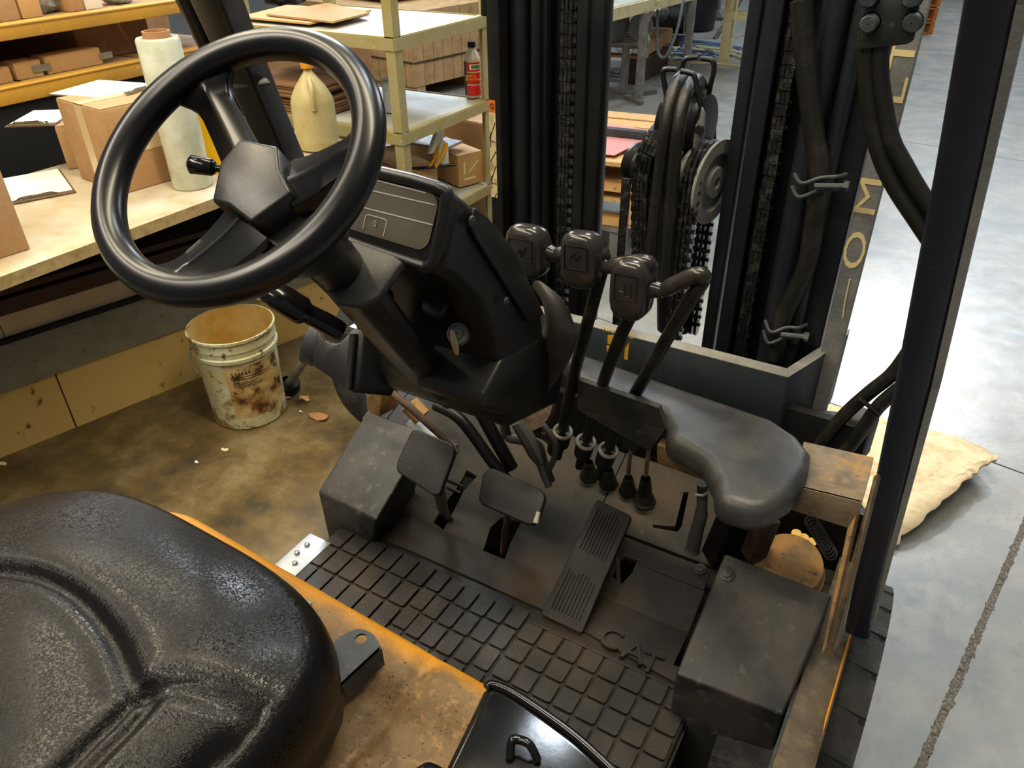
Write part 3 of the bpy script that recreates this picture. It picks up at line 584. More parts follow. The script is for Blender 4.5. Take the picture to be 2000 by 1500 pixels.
slatbox('wooden_crate','large strapped slatted wooden crate behind the cart',[(-4.4295,5.7884,0.12)][0],hd,1.7,hl,1.9,.62,.12,3,G['crate_wood'],.115,skid=.12)
slatbox('wooden_crate','smaller slatted crate standing beyond the large one near the mast',[(-4.6372,7.6853,0.12)][0],hd,1.2,hl,1.6,.75,.12,3,G['crate_wood'],.12,skid=.12)
q_=V([(-4.6133,5.7413,0.75)][0]); cbox('cardboard_box','pale flat carton on top of the large crate',(-5.0,6.2,.755),(-4.7,7.6,.755),1.2,.32,G['paper_cream'],z0=.755)
cbox('cardboard_box','tall carton on the floor between the orange rack and the cart',(-4.3,3.9,0),(-3.9,4.6,0),.9,.8,G['cardboard_dark'],z0=.001)
cbox('cardboard_box','brown carton far behind the orange rack',(-6.6,3.6,0),(-6.3,4.8,0),1.0,.8,G['cardboard_dark'],z0=.001)
# sheets of board beyond the mast gap
bp0=V([(-3.1059,7.0475,0.6)][0]); 
t=thing('work_table','long plywood topped work table beyond the mast gap','table',(bp0.x,bp0.y,0))
e=hall(0,1)
A=V([(-2.7102,6.0831,0.72)][0]); B=V([(-2.5829,7.4425,0.72)][0]); e=(B-A).normalized(); nn=V((-e.y,e.x,0))
mk('table_edge',MB().prism([A-e*.4,B+e*1.2,B+e*1.2+nn*.03,A-e*.4+nn*.03],(0,0,.09)),G['paint_cream'],t)
mk('table_top',MB().prism([A-e*.4+nn*.03,B+e*1.2+nn*.03,B+e*1.2+nn*.9,A-e*.4+nn*.9],(0,0,.095)),G['shelf_deck'],t)
for a in(-.3,.55,1.5): mk('leg',MB().bx((A+e*a).x-.03,(A+e*a).x+.03,(A+e*a).y+.05,(A+e*a).y+.11,0,.72),G['stand_grey'],t)
# roller stand (pedestal with cross foot and cradle)
sb=V([(-2.8411,6.7894,0)][0]); hs=0.4333
t=thing('roller_stand','grey pedestal stand with round cradle and cross foot beyond the mast','stand',tuple(sb))
mk('column',MB().tube([sb+V((0,0,.02)),sb+V((0,0,hs))],.036,12),G['stand_grey'],t,smooth=60)
for a in(0,PI/2,PI,3*PI/2):
    dd=V((math.cos(a+.9),math.sin(a+.9),0)); s_=V((-dd.y,dd.x,0)); mk('foot',MB().prism([sb+s_*.04+V((0,0,.0)),sb+dd*.34+s_*.02,sb+dd*.34-s_*.02,sb-s_*.04],(0,0,.035)),G['stand_grey'],t)
tp=sb+V((0,0,hs))
mk('cradle_arm',MB().box(tp+V((.0,0,.02)),(.40,.10,.04),Matrix.Rotation(.5,3,'Z')),G['stand_grey'],t,bev=.01)
mk('cradle_disc',MB().lathe([(.001,0),(.15,0),(.16,.01),(.15,.02),(.001,.02)],tp+V((-.12,-.05,.17)),(.75,-.65,.1),28),G['stand_grey'],t,smooth=40)
mk('cradle_disc',MB().lathe([(.001,0),(.11,0),(.12,.01),(.11,.02),(.001,.02)],tp+V((.08,.10,.14)),(.75,-.65,.1),28),G['stand_grey'],t,smooth=40)
# black bin
bb=V([(-3.5233,10.699,0)][0]); tag(mk('trash_bin',MB().lathe([(.001,.0),(.22,0),(.24,.02),(.29,.55),(.305,.56),(.305,.60),(.30,.66),(.315,.68),(.315,.72),(.28,.72),(.24,.1),(.001,.1)],bb,n=32),G['bin_black'],smooth=40),'black round bin on the far floor beyond the mast gap','bin')
# cream bench legs right of the bin
t=thing('cream_table','small cream painted table far beyond the mast gap','table',(-2.4,9.3,0))
g1,g2=V([(-2.5229,8.7422,0)][0]),V([(-2.1988,8.8069,0)][0]); e=(g2-g1)
for p in(g1,g1+V((-.15,.6,0)),g1+e*1.5,g1+e*1.5+V((-.15,.6,0))): mk('leg',MB().bx(p.x-.045,p.x+.045,p.y-.045,p.y+.045,0,.8),G['paint_cream'],t)
mk('table_top',MB().prism([g1+V((-.1,-.1,.8)),g1+e*1.5+V((.1,-.1,.8)),g1+e*1.5+V((-.05,.7,.8)),g1+V((-.25,.7,.8))],(0,0,.06)),G['paint_cream'],t)
mk('stretcher',MB().prism([g1+V((0,-.02,.42)),g1+e*1.5+V((0,-.02,.42)),g1+e*1.5+V((0,.02,.42)),g1+V((0,.02,.42))],(0,0,.08)),G['paint_cream'],t)
# machine leg stub and rod
r1=V([(-3.0915,10.1578,0)][0]); t=thing('machine_foot','grey machine column with flanged foot on the far floor','machine',tuple(r1))
r1=V([(-3.6334,11.7983,0)][0]); mk('column',MB().tube([r1,r1+V((0,0,1.2))],.09,12).lathe([(.28,0),(.28,.04),(.12,.12)],r1,n=4),G['stand_grey'],t,smooth=40)
p1=V([(-3.0686,10.1274,0)][0]); tag(mk('support_rod',MB().tube([p1,V((p1.x+.35,p1.y+.7,.85))],[.03,.02],8),G['stand_grey'],smooth=60),'dark slanted support rod standing by the far bin','rod')
# air hoses on floor
def loopy(name,label,ctr,rad,turns,mat_,r=.012,seed=0,tail=None):
    random.seed(seed); P=[]
    c=V(ctr)
    for i in range(int(turns*14)):
        a=2*PI*i/14; q=rad*(1+.25*math.sin(i*.37+seed)); P.append(V((c.x+math.cos(a)*q*1.4+.04*math.sin(i*.21),c.y+math.sin(a)*q,r+.004*i%.05)))
    if tail: P+= [V(p) for p in tail]
    return tag(mk(name,MB().tube(dense(P,4),r,8),mat_,smooth=60),label,'hose')
hc=V([(-3.1041,9.1949,0)][0])
loopy('air_hose','blue air hose coiled on the floor beyond the mast',hc,.42,2.6,G['hose_blue'],.010,1)
loopy('air_hose','cream hose looping on the floor below the far table',V([(-3.0289,8.8191,-0)][0]),.5,1.4,G['hose_cream'],.013,3,[tuple(V([(-3.058,8.2693,0.02)][0])),tuple(V([(-3.4296,8.6345,0.02)][0])),tuple(V([(-2.8849,7.1946,0.5)][0]))])
loopy('air_hose','grey hose tangle on the floor behind the roller stand',V([(-3.2836,8.9337,0)][0]),.33,3.3,G['hose_grey'],.010,5,[tuple(V([(-3.1464,7.7859,0.02)][0])),tuple(V([(-3.3795,7.6714,0.02)][0]))])
for k,(lab,col,pp) in enumerate((('white cable hanging from the far table','hose_cream',[(-2.6737,6.9,0.4702),(-2.713,6.9,0.5915),(-2.6235,6.9,0.7967)]),('pale hose hanging in a long curve from the far table','hose_grey',[(-2.501,7.2,0.7704),(-2.5352,7.2,0.5211),(-2.6196,7.2,0.3003),(-2.7047,7.2,0.3596),(-2.7376,7.2,0.7596)]),('blue hose hanging down right of the far machine','hose_blue',[(-2.7427,8,0.6743),(-2.7064,8,0.4488),(-2.7581,8,0.2484)]))):
    tag(mk('hanging_hose',MB().tube(dense(pp,6),.014,8),G[col],smooth=60),lab,'hose')
# motor under far table
mc=V([(-3.4554,9.398,0.25)][0]); t=thing('motor','dark motor unit with hoses under the far table','machine',(mc.x,mc.y,0))
mk('motor_body',MB().tube([mc+V((-.2,0,.05)),mc+V((.2,.1,.05))],.17,16),G['steel_black'],t,smooth=40)
mk('pump_head',MB().lathe([(.001,0),(.09,0),(.09,.14),(.05,.18),(.001,.18)],mc+V((-.02,-.1,.1)),(0,-.8,.5),16),G['worn_steel'],t,smooth=40)
mk('base',MB().box((mc.x,mc.y,.05),(.5,.4,.1)),G['steel_black'],t)
# wood pallets
def pallet(name,label,p0,d1,l1,l2,z0,mat_,n=6,h=.13,cat='pallet'):
    p0=V((p0[0],p0[1],z0)); d1=V(d1).normalized(); d2=V((-d1.y,d1.x,0)); t=thing(name,label,cat,tuple(p0+d1*l1/2+d2*l2/2))
    for k in range(3):
        q_=p0+d1*(k*(l1-.04)/2); mk('stringer',MB().prism([q_,q_+d1*.04,q_+d1*.04+d2*l2,q_+d2*l2],(0,0,h-.03)),mat_,t)
    w=l2/n
    for k in range(n):
        q_=p0+d2*(k*w+.008)+V((0,0,h-.029)); mk('deck_board',MB().prism([q_,q_+d1*l1,q_+d1*l1+d2*(w-.03),q_+d2*(w-.03)],(0,0,.02)),mat_,t)
        if k in(0,n//2,n-1):
            q_=p0+d2*(k*w+.008)-V((0,0,.021)); mk('deck_board',MB().prism([q_,q_+d1*l1,q_+d1*l1+d2*(w-.03),q_+d2*(w-.03)],(0,0,.02)),mat_,t)
    return t
q0=V([(-1.3246,3.2733,0.5)][0]); pd=(V([(-1.568,4.0258,0.55)][0])-V([(-1.4128,3.4699,0.55)][0]))
pallet('pallet','wooden pallet on a low steel trestle, red sheet on it',q0-V((.6,0,0)),(1,0.12,0),.62,.95,.42,G['pallet_wood'])
pallet('pallet','second wooden pallet under the one with the red sheet',q0-V((.6,-.02,0)),(1,0.12,0),.62,.95,.24,G['pallet_wood'])
tq=V((q0.x-.5,q0.y+.4,.553)); t=tag(mk('red_sheet',MB().prism([V((q0.x-.56,q0.y+.05,.555)),V((q0.x-.12,q0.y+.12,.555)),V((q0.x-.08,q0.y+.6,.555)),V((q0.x-.56,q0.y+.65,.555))],(0,0,.004)),G['red_sheet']),'faded red sheet lying on the raised pallet','sheet')
tag(mk('metal_bar',MB().box((q0.x-.22,q0.y+.42,.58),(.26,.04,.04),Matrix.Rotation(.1,3,'Z')),G['steel_grey'],bev=.003),'short grey metal bar on the red sheet','bar')
ts=thing('trestle','low steel trestle legs carrying the two pallets','trestle',(q0.x-.5,q0.y+.4,0))
for x,y in((-.08,.12),(-.54,.08),(-.12,.85),(-.56,.82)): mk('leg',MB().bx(q0.x+x-.03,q0.x+x+.03,q0.y+y-.03,q0.y+y+.03,0,.19),G['stand_grey'],ts)
for y in(.08,.80): mk('top_frame',MB().bx(q0.x-.6,q0.x-.05,q0.y+y,q0.y+y+.06,.19,.216),G['stand_grey'],ts)
pq=V([(-3.1723,7.2168,0)][0]); t=pallet('pallet','weathered pallet with a coil beside the roller stand',pq-V((.9,0,0)),(1,.1,0),1.2,1.0,.25,G['pallet_wood']); 
for k in(0,1): mk('block',MB().bx(pq.x-.8+k*.9,pq.x-.65+k*.9,pq.y+.1,pq.y+.9,0,.228),G['dark_wood'],t)
tag(mk('cable_coil',MB().loft([[V((pq.x-.05,pq.y+.4,.385))+V((math.cos(a)*(.16+.02*math.cos(b)),math.sin(a)*(.16+.02*math.cos(b)),.02+.02*math.sin(b))) for b in [2*PI*k/8 for k in range(8)]] for a in [2*PI*i/24 for i in range(24)]],closed=True),G['hose_grey'],smooth=60),'grey cable coil on the weathered pallet','cable')
# far right pallet stack
fp=V([(-0.8188,10.9465,-0)][0])
for k in range(4):
    P_=pallet('pallet',['lowest','second lowest','second highest','topmost'][k]+' orange wood pallet in the far stack at upper right',fp-V((1.2,0,0)),(1,.5,0),1.4,1.0,.022+k*.155,G['pallet_orange'],5); P_['group']='stacked far pallets'
# cardboard on floor
cp=[(0.3724,2.5721,0),(0.251,2.6413,0),(-0.3721,2.9084,0),(-0.3044,2.1815,0),(0.1191,1.9429,-0)]
t=thing('cardboard_sheet','torn flattened cardboard with a corrugated edge on the sunlit floor','cardboard',(.1,2.2,0))
A=V([(0.1199,1.9462,0.012)][0]); B=V([(0.3489,2.4708,0.07)][0]); Cc=V([(0.2457,2.598,0.02)][0]); D_=V([(-0.4182,2.6039,0.01)][0])
random.seed(22); N_=26; edge=[]; 
for i in range(N_+1):
    s_=i/N_; p=A.lerp(B,s_)+V((0,0,.02*math.sin(PI*s_)))
    if 0<i<N_: p+=V((random.uniform(-.006,.006),random.uniform(-.008,.005),0))
    edge.append(p)
back=[D_.lerp(Cc,i/N_) for i in range(N_+1)]
m=MB(); m.grid(lambda a,b:edge[round(a*N_)].lerp(back[round(a*N_)],b)+V((0,0,.006*math.sin(9*b+4*a)*(1-b))),N_,10)
o=mk('sheet',m,G['cardboard_floor'],t,smooth=40); s_=o.modifiers.new('t','SOLIDIFY'); s_.thickness=.005
m=MB()
for k in range(6):
    off=.012+.013*k; P=[e_.lerp(b_,off/.9)+V((0,0,.004)) for e_,b_ in zip(edge,back)]; m.tube(P,.0022,5)
mk('corrugation',m,G['cardboard_floor'],t)

# ======================= FORKLIFT (truck frame = world axes: +Y ahead, +X right)
FT=thing('forklift','yellow and black forklift with black seat, steering wheel, levers and mast','forklift',(-.5,.5,0))
# ---- hood
HG=[(-0.3805,0.437,0.9),(-0.3858,0.3786,0.9),(-0.3924,0.3255,0.9),(-0.3956,0.266,0.9)]
def dseg2(x,y):
    b=9
    for a,c in zip(HG[:-1],HG[1:]):
        ex,ey=c[0]-a[0],c[1]-a[1]; t=max(0,min(1,((x-a[0])*ex+(y-a[1])*ey)/(ex*ex+ey*ey))); b=min(b,math.hypot(x-a[0]-ex*t,y-a[1]-ey*t))
    return b
def hoodf(a,b):
    x=-1.02+(.93)*a; y=-.55+1.03*b
    # plan corner rounding
    r=.10; z=.9
    xe=x; ye=y
    dl=x+.94; df=.488-.048*(x+.94)-y; dr=-.105-x
    dip=0
    def ss(t): t=max(0,min(1,t)); return t*t*(3-2*t)
    g=ss((x+.425+.25*(y-.3))/.022)*ss((-.20-x-.1*(y-.3))/.03)*ss((.405-y)/.04); dip-=.016*g
    dip-=.009*math.exp(-(dseg2(x,y)/.012)**2)
    R=.04
    d=min(dl,df,dr)
    if dl<.12 and df<.12: d=.12-math.hypot(.12-dl,.12-df)
    if dr<.16 and df<.16: d=.16-math.hypot(.16-dr,.16-df)
    if d>=R: zz=z+dip
    elif d>0: zz=z+dip-(R-math.sqrt(R*R-(R-d)**2))
    else:
        # fold below: skirt
        zz=z-R+d*12
        if dl<.12 and df<.12:
            c=V((-.94+.12,.488-.12)); q=V((x,y))-c; q=q.normalized()*.12; x,y=c.x+q.x,c.y+q.y
        elif dr<.16 and df<.16:
            c=V((-.105-.16,.450-.16)); q=V((x,y))-c; q=q.normalized()*.16; x,y=c.x+q.x,c.y+q.y
        else:
            x=max(-.94,min(-.105,x)); y=min(.488-.048*(x+.94),y)
        zz=max(zz,.45)
    return V((x,y,zz))
mk('hood',MB().grid(hoodf,140,150),G['dirty_yellow'],FT,smooth=60)
sp=[(-0.6412,0.4496,0.903),(-0.6345,0.4576,0.903),(-0.5574,0.4455,0.903),(-0.5606,0.4342,0.903)]
mk('label_plate',MB().prism([(-.655,.408,.9005),(-.556,.408,.9005),(-.556,.432,.9005),(-.655,.432,.9005)],(0,0,.0012)),G['label_grey'],FT)
for k in range(3): mk('print_line',MB().bx(-.648,-.57+.004*k,.413+k*.006,.4145+k*.006,.9017,.902),G['print_light'],FT)
# ---- seat
SCX,SCY=-.657,.108
def outline(th):
    c,s=math.cos(th),math.sin(th); n=3.6 if c>0 and s>0 else 3.2
    m=(abs(c)**n+abs(s)**n)**(-1/n); x=c*m*.288; y=s*m*.290
    if y>0: y*=1-.03*(x/.288)
    if x>0: x*=1-.5*max(0,.22-y)
    return x,y
ZS=1.03
cr1=[V((p[0],p[1])) for p in [(-0.8008,0.1993,1.04),(-0.7325,0.2258,1.04),(-0.6643,0.2329,1.04),(-0.5898,0.2206,1.04),(-0.5272,0.1976,1.04),(-0.5096,0.1967,1.04)]]
cr2=[V((p[0],p[1])) for p in [(-0.5096,0.1967,1.04),(-0.4868,0.2146,1.04),(-0.4494,0.2289,1.04),(-0.398,0.2408,1.04),(-0.3677,0.2536,1.04)]]
cr3=[V((p[0],p[1])) for p in [(-0.5126,0.1908,1.04),(-0.5118,0.154,1.04),(-0.509,0.1185,1.04),(-0.5064,0.0858,1.04)]]
cr4=[V((p[0],p[1])) for p in [(-0.4974,0.1954,1.04),(-0.4963,0.1629,1.04),(-0.4941,0.1271,1.04),(-0.4885,0.0961,1.04)]]
cr5=[V((p[0],p[1])) for p in [(-0.3951,0.2379,1.04),(-0.417,0.2112,1.04),(-0.4233,0.1833,1.04),(-0.4204,0.1497,1.04)]]
cr6=[V((p[0],p[1])) for p in [(-0.8336,0.2286,1.04),(-0.7429,0.2322,1.04),(-0.6643,0.2446,1.04),(-0.5874,0.2361,1.04),(-0.5208,0.2137,1.04),(-0.4647,0.2365,1.04),(-0.3942,0.2558,1.04)]]
def dseg(p,L):
    best=9
    for a,b in zip(L[:-1],L[1:]):
        e=b-a; t=max(0,min(1,(p-a).dot(e)/e.dot(e))); best=min(best,(p-a-e*t).length)
    return best
def side_(p,L):
    best=9;sg=1
    for a,b in zip(L[:-1],L[1:]):
        e=b-a; t=max(0,min(1,(p-a).dot(e)/e.dot(e))); d=(p-a-e*t).length
        if d<best: best=d; sg=1 if e.x*(p-a).y-e.y*(p-a).x>0 else -1
    return best*sg
cr1=dense(cr1,5); cr2=dense(cr2,5); cr3=dense(cr3,4); cr4=dense(cr4,4); cr5=dense(cr5,4)
crA=cr1+cr2[1:]
def seatf(a,b):
    th=2*PI*a; rr=b; x,y=outline(th)
    if rr<=.86:
        k=rr/.86; px,py=SCX+x*.90*k,SCY+y*.90*k; e=k
        z=1.045-.028*max(0,(k-.55)/.45)**2.0
        p=V((px,py))
        s=side_(p,crA)          # + = front pad
        st=max(0,min(1,(s+.034)/.068)); st=st*st*(3-2*st)
        z+= .016*st*(1-.35*e)   # front roll stands proud of the pans
        z-= .010*math.exp(-(dseg(p,cr1)/.008)**2)+.009*math.exp(-(dseg(p,cr2)/.008)**2)
        f=1-st
        z-= f*(.010*math.exp(-(dseg(p,cr3)/.007)**2)+.010*math.exp(-(dseg(p,cr4)/.007)**2)+.012*math.exp(-(dseg(p,cr5)/.012)**2))
        z+= f*.010*math.exp(-((dseg(p,cr3)+dseg(p,cr4))/.03)**2)*0
        z+= .004*math.sin(px*23+py*9)*math.sin(py*21)*(1-e)
        return V((px,py,z))
    k=(rr-.86)/.14; ang=k*PI*.62
    q=.90+.10*math.sin(min(ang,PI/2)) if ang<PI/2 else 1-.03*(ang-PI/2)
    z=1.017-.055*(1-math.cos(ang))
    p=V((SCX+x*.9,SCY+y*.9)); s=side_(p,crA); st=max(0,min(1,(s+.034)/.068)); st=st*st*(3-2*st)
    z+=.016*st*.65*max(0,1-k*1.4)
    return V((SCX+x*q,SCY+y*q,z))
seat=mk('seat',MB().grid(seatf,170,90),G['leather'],FT,smooth=180)
mk('seat_shell',MB().loft([[V((SCX+outline(2*PI*k/64)[0]*q,SCY+outline(2*PI*k/64)[1]*q,z)) for k in range(64)] for q,z in((.97,.918),(1.0,.925),(.985,.952),(.9,.95))]),G['gloss_black'],seat,smooth=40)
mk('seat_piping',MB().loft([[V((SCX+outline(2*PI*k/64)[0]*(.985+.006*math.cos(b)),SCY+outline(2*PI*k/64)[1]*(.985+.006*math.cos(b)),.953+.003*math.sin(b))) for b in [2*PI*j/6 for j in range(6)]] for k in range(64)],closed=True),G['hose_rubber'],seat,smooth=60)
# seat rail bracket
bk_=MB(); P=[(-0.4717,0.3866,0.935),(-0.4587,0.4114,0.935),(-0.4397,0.4139,0.935),(-0.4178,0.403,0.935),(-0.4256,0.3383,0.935),(-0.4415,0.3401,0.935)]
b_=mk('seat_bracket',MB().prism(rpoly([V(p) for p in P],.004,1),(0,0,-.003)).prism([V(P[3]),V(P[4]),V(P[4])-V((0,0,.03)),V(P[3])-V((0,0,.03))],(-.003,.001,0)),G['steel_grey'],FT)
h=V([(-0.4464,0.4011,0.935)][0]); cut(b_,MB().lathe([(.007,-.01),(.007,.01)],h,n=14,cap=True))
# ---- console right of the seat
P=[(-0.271,0.3863,0.985),(-0.2691,0.3968,0.985),(-0.2607,0.3996,0.985),(-0.2087,0.3943,0.985),(-0.1668,0.3868,0.985),(-0.1162,0.3711,0.985),(-0.1374,0.2986,0.985),(-0.2479,0.2347,0.985),(-0.258,0.3002,0.985)]
cs=mk('armrest_console',MB().prism([V(p) for p in P],(0,0,-.075)),G['gloss_black'],FT,bev=.009,seg=4)
mk('console_rim',MB().tube(dense([(-0.2684,0.3881,0.987),(-0.265,0.3941,0.987),(-0.2437,0.3958,0.987),(-0.2073,0.3917,0.987),(-0.1656,0.3843,0.987),(-0.1213,0.3711,0.987)],4),.0042,8),G['gloss_black'],cs,smooth=60)
lp=[(-0.2112,0.3369,0.987),(-0.2141,0.3454,0.987),(-0.2085,0.3498,0.987),(-0.198,0.3501,0.987),(-0.1884,0.3472,0.987)]
mk('console_loop',MB().tube(dense([V(p)+V((0,0,.012 if 0<i<4 else 0)) for i,p in enumerate(lp)],5),.004,8),G['gloss_black'],cs,smooth=60)
P=[(-0.2759,0.2998,0.99),(-0.2676,0.3001,0.99),(-0.2513,0.3007,0.99),(-0.2167,0.289,0.99),(-0.2741,0.2559,0.99),(-0.2805,0.2882,0.99)]
mk('seat_slide_handle',MB().prism([V(p) for p in P],(0,0,-.06)),G['gloss_black'],FT,bev=.008,seg=4)
# ---- floor mat with raised tiles
fmt=mk('floor_mat',MB().bx(-.945,-.150,.20,.865,.486,.4985),G['mat_rubber'],FT,bev=.003)
def mattile(x0,x1,y0,y1,sk=0,sk2=0):
    P=[V((x0+sk,y0,.4988)),V((x1+sk,y0,.4988)),V((x1+sk2,y1,.4988)),V((x0+sk2,y1,.4988))]
    return mk('mat_tile',MB().prism(rpoly(P,.003,1),(0,0,.0052)),G['mat_rubber'],fmt)
random.seed(2)
gx=.0052
x=-.940
while x<-.70:
    for k in range(7):
        y1=.852-k*.0585; y0=y1-.0535
        if y0>.40: mattile(x,x+.0365,y0,y1)
    x+=.0365+gx
# fan shaped middle
fan0,fan1=x,-.475; nf=6
for k in range(8):
    y1=.852-k*.052; y0=y1-.047
    for i in range(nf):
        a=(fan1-fan0)/nf; sk=-.02*math.sin(PI*(i+.5)/nf)*(k/7)
        mattile(fan0+i*a+.002,fan0+(i+1)*a-.0035,y0-.010*math.sin(PI*(i+.5)/nf),y1-.010*math.sin(PI*(i+.5)/nf)+.0,sk,sk*.8)
x=-.472
while x<-.165:
    for k in range(9):
        y1=.826-k*.0445; y0=y1-.0390
        if y0>.40: mattile(x,x+.0345,y0,y1)
    x+=.0345+.0058
mk('mat_border',MB().bx(-.472,-.152,.828,.8325,.4985,.5025),G['mat_rubber'],fmt)
# dirt crumbs on the mat and hood: nobody could count them
cm=MB(); random.seed(31)
def crumb(x,y,z,s):
    cm.add([(x-s,y,z),(x+s*.6,y-s,z),(x+s*.5,y+s,z),(x,y,z+s*1.1)],[(0,1,3),(1,2,3),(2,0,3),(0,2,1)])
for _ in range(420):
    a=random.gauss(0,1); x=-.50+a*.12; y=.70+random.gauss(0,.09)
    if -.93<x<-.17 and .46<y<.86: crumb(x,y,.5042,random.uniform(.0006,.0018))
for _ in range(260): crumb(random.uniform(-.42,-.15),random.uniform(.2,.42),.9035 if False else .9,random.uniform(.0005,.0014))
for _ in range(500): crumb(-.40+random.gauss(0,.035),.90+random.gauss(0,.045),.502,random.uniform(.0005,.0014))
mk('dirt_crumbs',cm,G['dirt_crumb'],FT,kind='stuff')
# ---- floor and toe plates (flat to y=.95, then rising ahead)
def toe(x,y,o=0): return V((x,y,.50+max(0,y-.95)*.5+o))
def plate(name,poly,th=.008,o=0,m_='floor_plate',cuts=(),bev=.0015,parent=FT):
    ys=sorted(p[1] for p in poly)
    if ys[0]<.95<ys[-1]:
        obs=[]
        # clip polygon at y=.95
        def clip(sgn):
            out=[]
            for i in range(len(poly)):
                a,b=poly[i-1],poly[i]; da,db=(a[1]-.95)*sgn,(b[1]-.95)*sgn
                if (da>0)!=(db>0): t=da/(da-db); out.append((a[0]+(b[0]-a[0])*t,.95))
                if db>=0: out.append(b)
            return out
        m=MB()
        for s in(-1,1):
            q=clip(s)
            if len(q)>2: m.prism([toe(a,b,o) for a,b in q],(0,0,-th))
    else: m=MB().prism([toe(a,b,o) for a,b in poly],(0,0,-th))
    ob=mk(name,m,G[m_],parent,bev=0 if cuts else bev)
    for c in cuts: cut(ob,MB().prism([toe(a,b,.05) for a,b in c],(0,0,-.1)))
    return ob
# pans below: dark well under the plates
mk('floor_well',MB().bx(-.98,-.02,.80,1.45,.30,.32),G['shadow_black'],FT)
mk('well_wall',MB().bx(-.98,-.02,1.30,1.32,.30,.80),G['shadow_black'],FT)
clutch=[(-.80,.965),(-.745,.955),(-.73,1.02),(-.735,1.10),(-.775,1.10),(-.785,1.02)]
brake=[(-.655,.925),(-.585,.925),(-.56,1.0),(-.56,1.04),(-.63,1.045),(-.64,.99)]
accel=[(-.395,.985),(-.335,.985),(-.335,1.05),(-.385,1.05)]
# scale slots to measured rays
clutch=[(p[0],p[1]) for p in [(-0.7777,0.9568,0.5034),(-0.7471,0.9508,0.5004),(-0.7468,0.9789,0.5144),(-0.7496,1.0352,0.5426),(-0.738,1.0743,0.5621),(-0.7675,1.0787,0.5643),(-0.7677,1.0383,0.5442),(-0.775,0.9975,0.5238)]]
brake=[(p[0],p[1]) for p in [(-0.6424,0.9417,0.4958),(-0.5912,0.9424,0.4962),(-0.5969,0.9751,0.5126),(-0.5961,1.0207,0.5353),(-0.6407,1.016,0.533),(-0.6528,0.9898,0.5199),(-0.6475,0.9644,0.5072)]]
accel=[(p[0],p[1]) for p in [(-0.3753,0.9886,0.5193),(-0.3515,0.9838,0.5169),(-0.3419,1.0089,0.5294),(-0.3433,1.0351,0.5426),(-0.3695,1.0336,0.5418)]]
plate('toe_plate',[(-.945,.868),(-.455,.868),(-.455,1.245),(-.945,1.245)],cuts=(clutch,brake))
plate('toe_plate',[(-.452,.868),(-.150,.836),(-.150,.872),(-.205,.872),(-.205,1.025),(-.452,1.025)],o=.003,cuts=(accel,))
plate('toe_plate',[(-.452,1.029),(-.208,1.029),(-.208,1.066),(-.452,1.066)],o=-.002,cuts=(accel,))
boots=[(-0.5072,1.1459,0.5979),(-0.4567,1.146,0.598),(-0.4111,1.1417,0.5959),(-0.369,1.1325,0.5912)]
up_=[toe(x_,y_) for x_,y_ in((-.3,1.1),)]
lslot=[(p[0],p[1]) for p in [(-0.3012,1.1847,0.6173),(-0.2887,1.1187,0.5843),(-0.2913,1.1075,0.5787),(-0.3387,1.0989,0.5744),(-0.343,1.1036,0.5768),(-0.3006,1.1145,0.5822),(-0.311,1.1824,0.6162)]]
plate('toe_plate',[(-.452,1.070),(-.208,1.070),(-.208,1.245),(-.452,1.245)],o=.002,cuts=(lslot,))
bo=V([(-0.2259,1.0575,0.5567)][0])
mk('bolt',MB().lathe([(.001,.0),(.011,0),(.011,.003),(.007,.003),(.007,.008),(.001,.009)],bo,(0,-.45,.9),12),G['cover_black'],FT,smooth=40)
# raised ribs left of the brake
rb=[(-0.8025,1.0442,0.5501),(-0.7542,1.0428,0.5494),(-0.7908,1.0304,0.5432),(-0.7518,1.0285,0.5423)]
mk('floor_rib',MB().tube([rb[0],rb[1]],.003,6).tube([rb[2],rb[3]],.003,6),G['floor_plate'],FT,smooth=60)
# raised lettering cast into the mat
lc=[(-0.3213,0.864,0.5045),(-0.2733,0.8585,0.5045),(-0.2394,0.851,0.5045)]
for ch,p in zip('CAT',lc): text('lettering',ch,p,(1,.04,0),(0,1,0),.062,G['mat_rubber'],FT,ext=.0035)
# hinge plate at the left edge
P=[(-0.9433,0.6835,0.552),(-0.9422,0.7566,0.552),(-0.8829,0.7542,0.552),(-0.8764,0.6834,0.552)]
hp=mk('hinge_plate',MB().prism([V((-.985,.675,.50)),V((-.925,.675,.50)),V((-.925,.80,.50)),V((-.985,.80,.50))],(0,0,.006)),G['bright_steel'],FT,bev=.002)
for p in [(-0.9496,0.7186,0.507),(-0.9661,0.7418,0.507),(-0.9641,0.7697,0.507)]: mk('rivet',MB().lathe([(.006,0),(.005,.003),(.001,.004)],V(p),n=12),G['bright_steel'],hp,smooth=60)
# ---- left step cover and right battery cover
def wedge(name,P,dep,mat_,bev=.006):
    return mk(name,MB().prism(P,(0,0,dep)),mat_,FT,bev=bev,seg=3)
lb=[V((-.974,.832,.6)),V((-.812,.824,.6)),V((-.806,1.0,.7)),V((-.972,1.01,.7))]
m=MB(); m.add(lb+[V((-.972,.834,.43)),V((-.885,.86,.43)),V((-.880,1.0,.43)),V((-.962,1.0,.43))],[(0,1,2,3),(4,7,6,5),(0,4,5,1),(1,5,6,2),(2,6,7,3),(3,7,4,0)])
mk('step_cover',m,G['cover_black'],FT,bev=.006,seg=3)
rb_=[V((-.178,.783,.6)),V((-.014,.795,.6)),V((.002,.97,.7)),V((-.173,.975,.7))]
m=MB(); m.add(rb_+[V((p.x,p.y,.36)) for p in rb_],[(0,1,2,3),(4,7,6,5),(0,4,5,1),(1,5,6,2),(2,6,7,3),(3,7,4,0)])
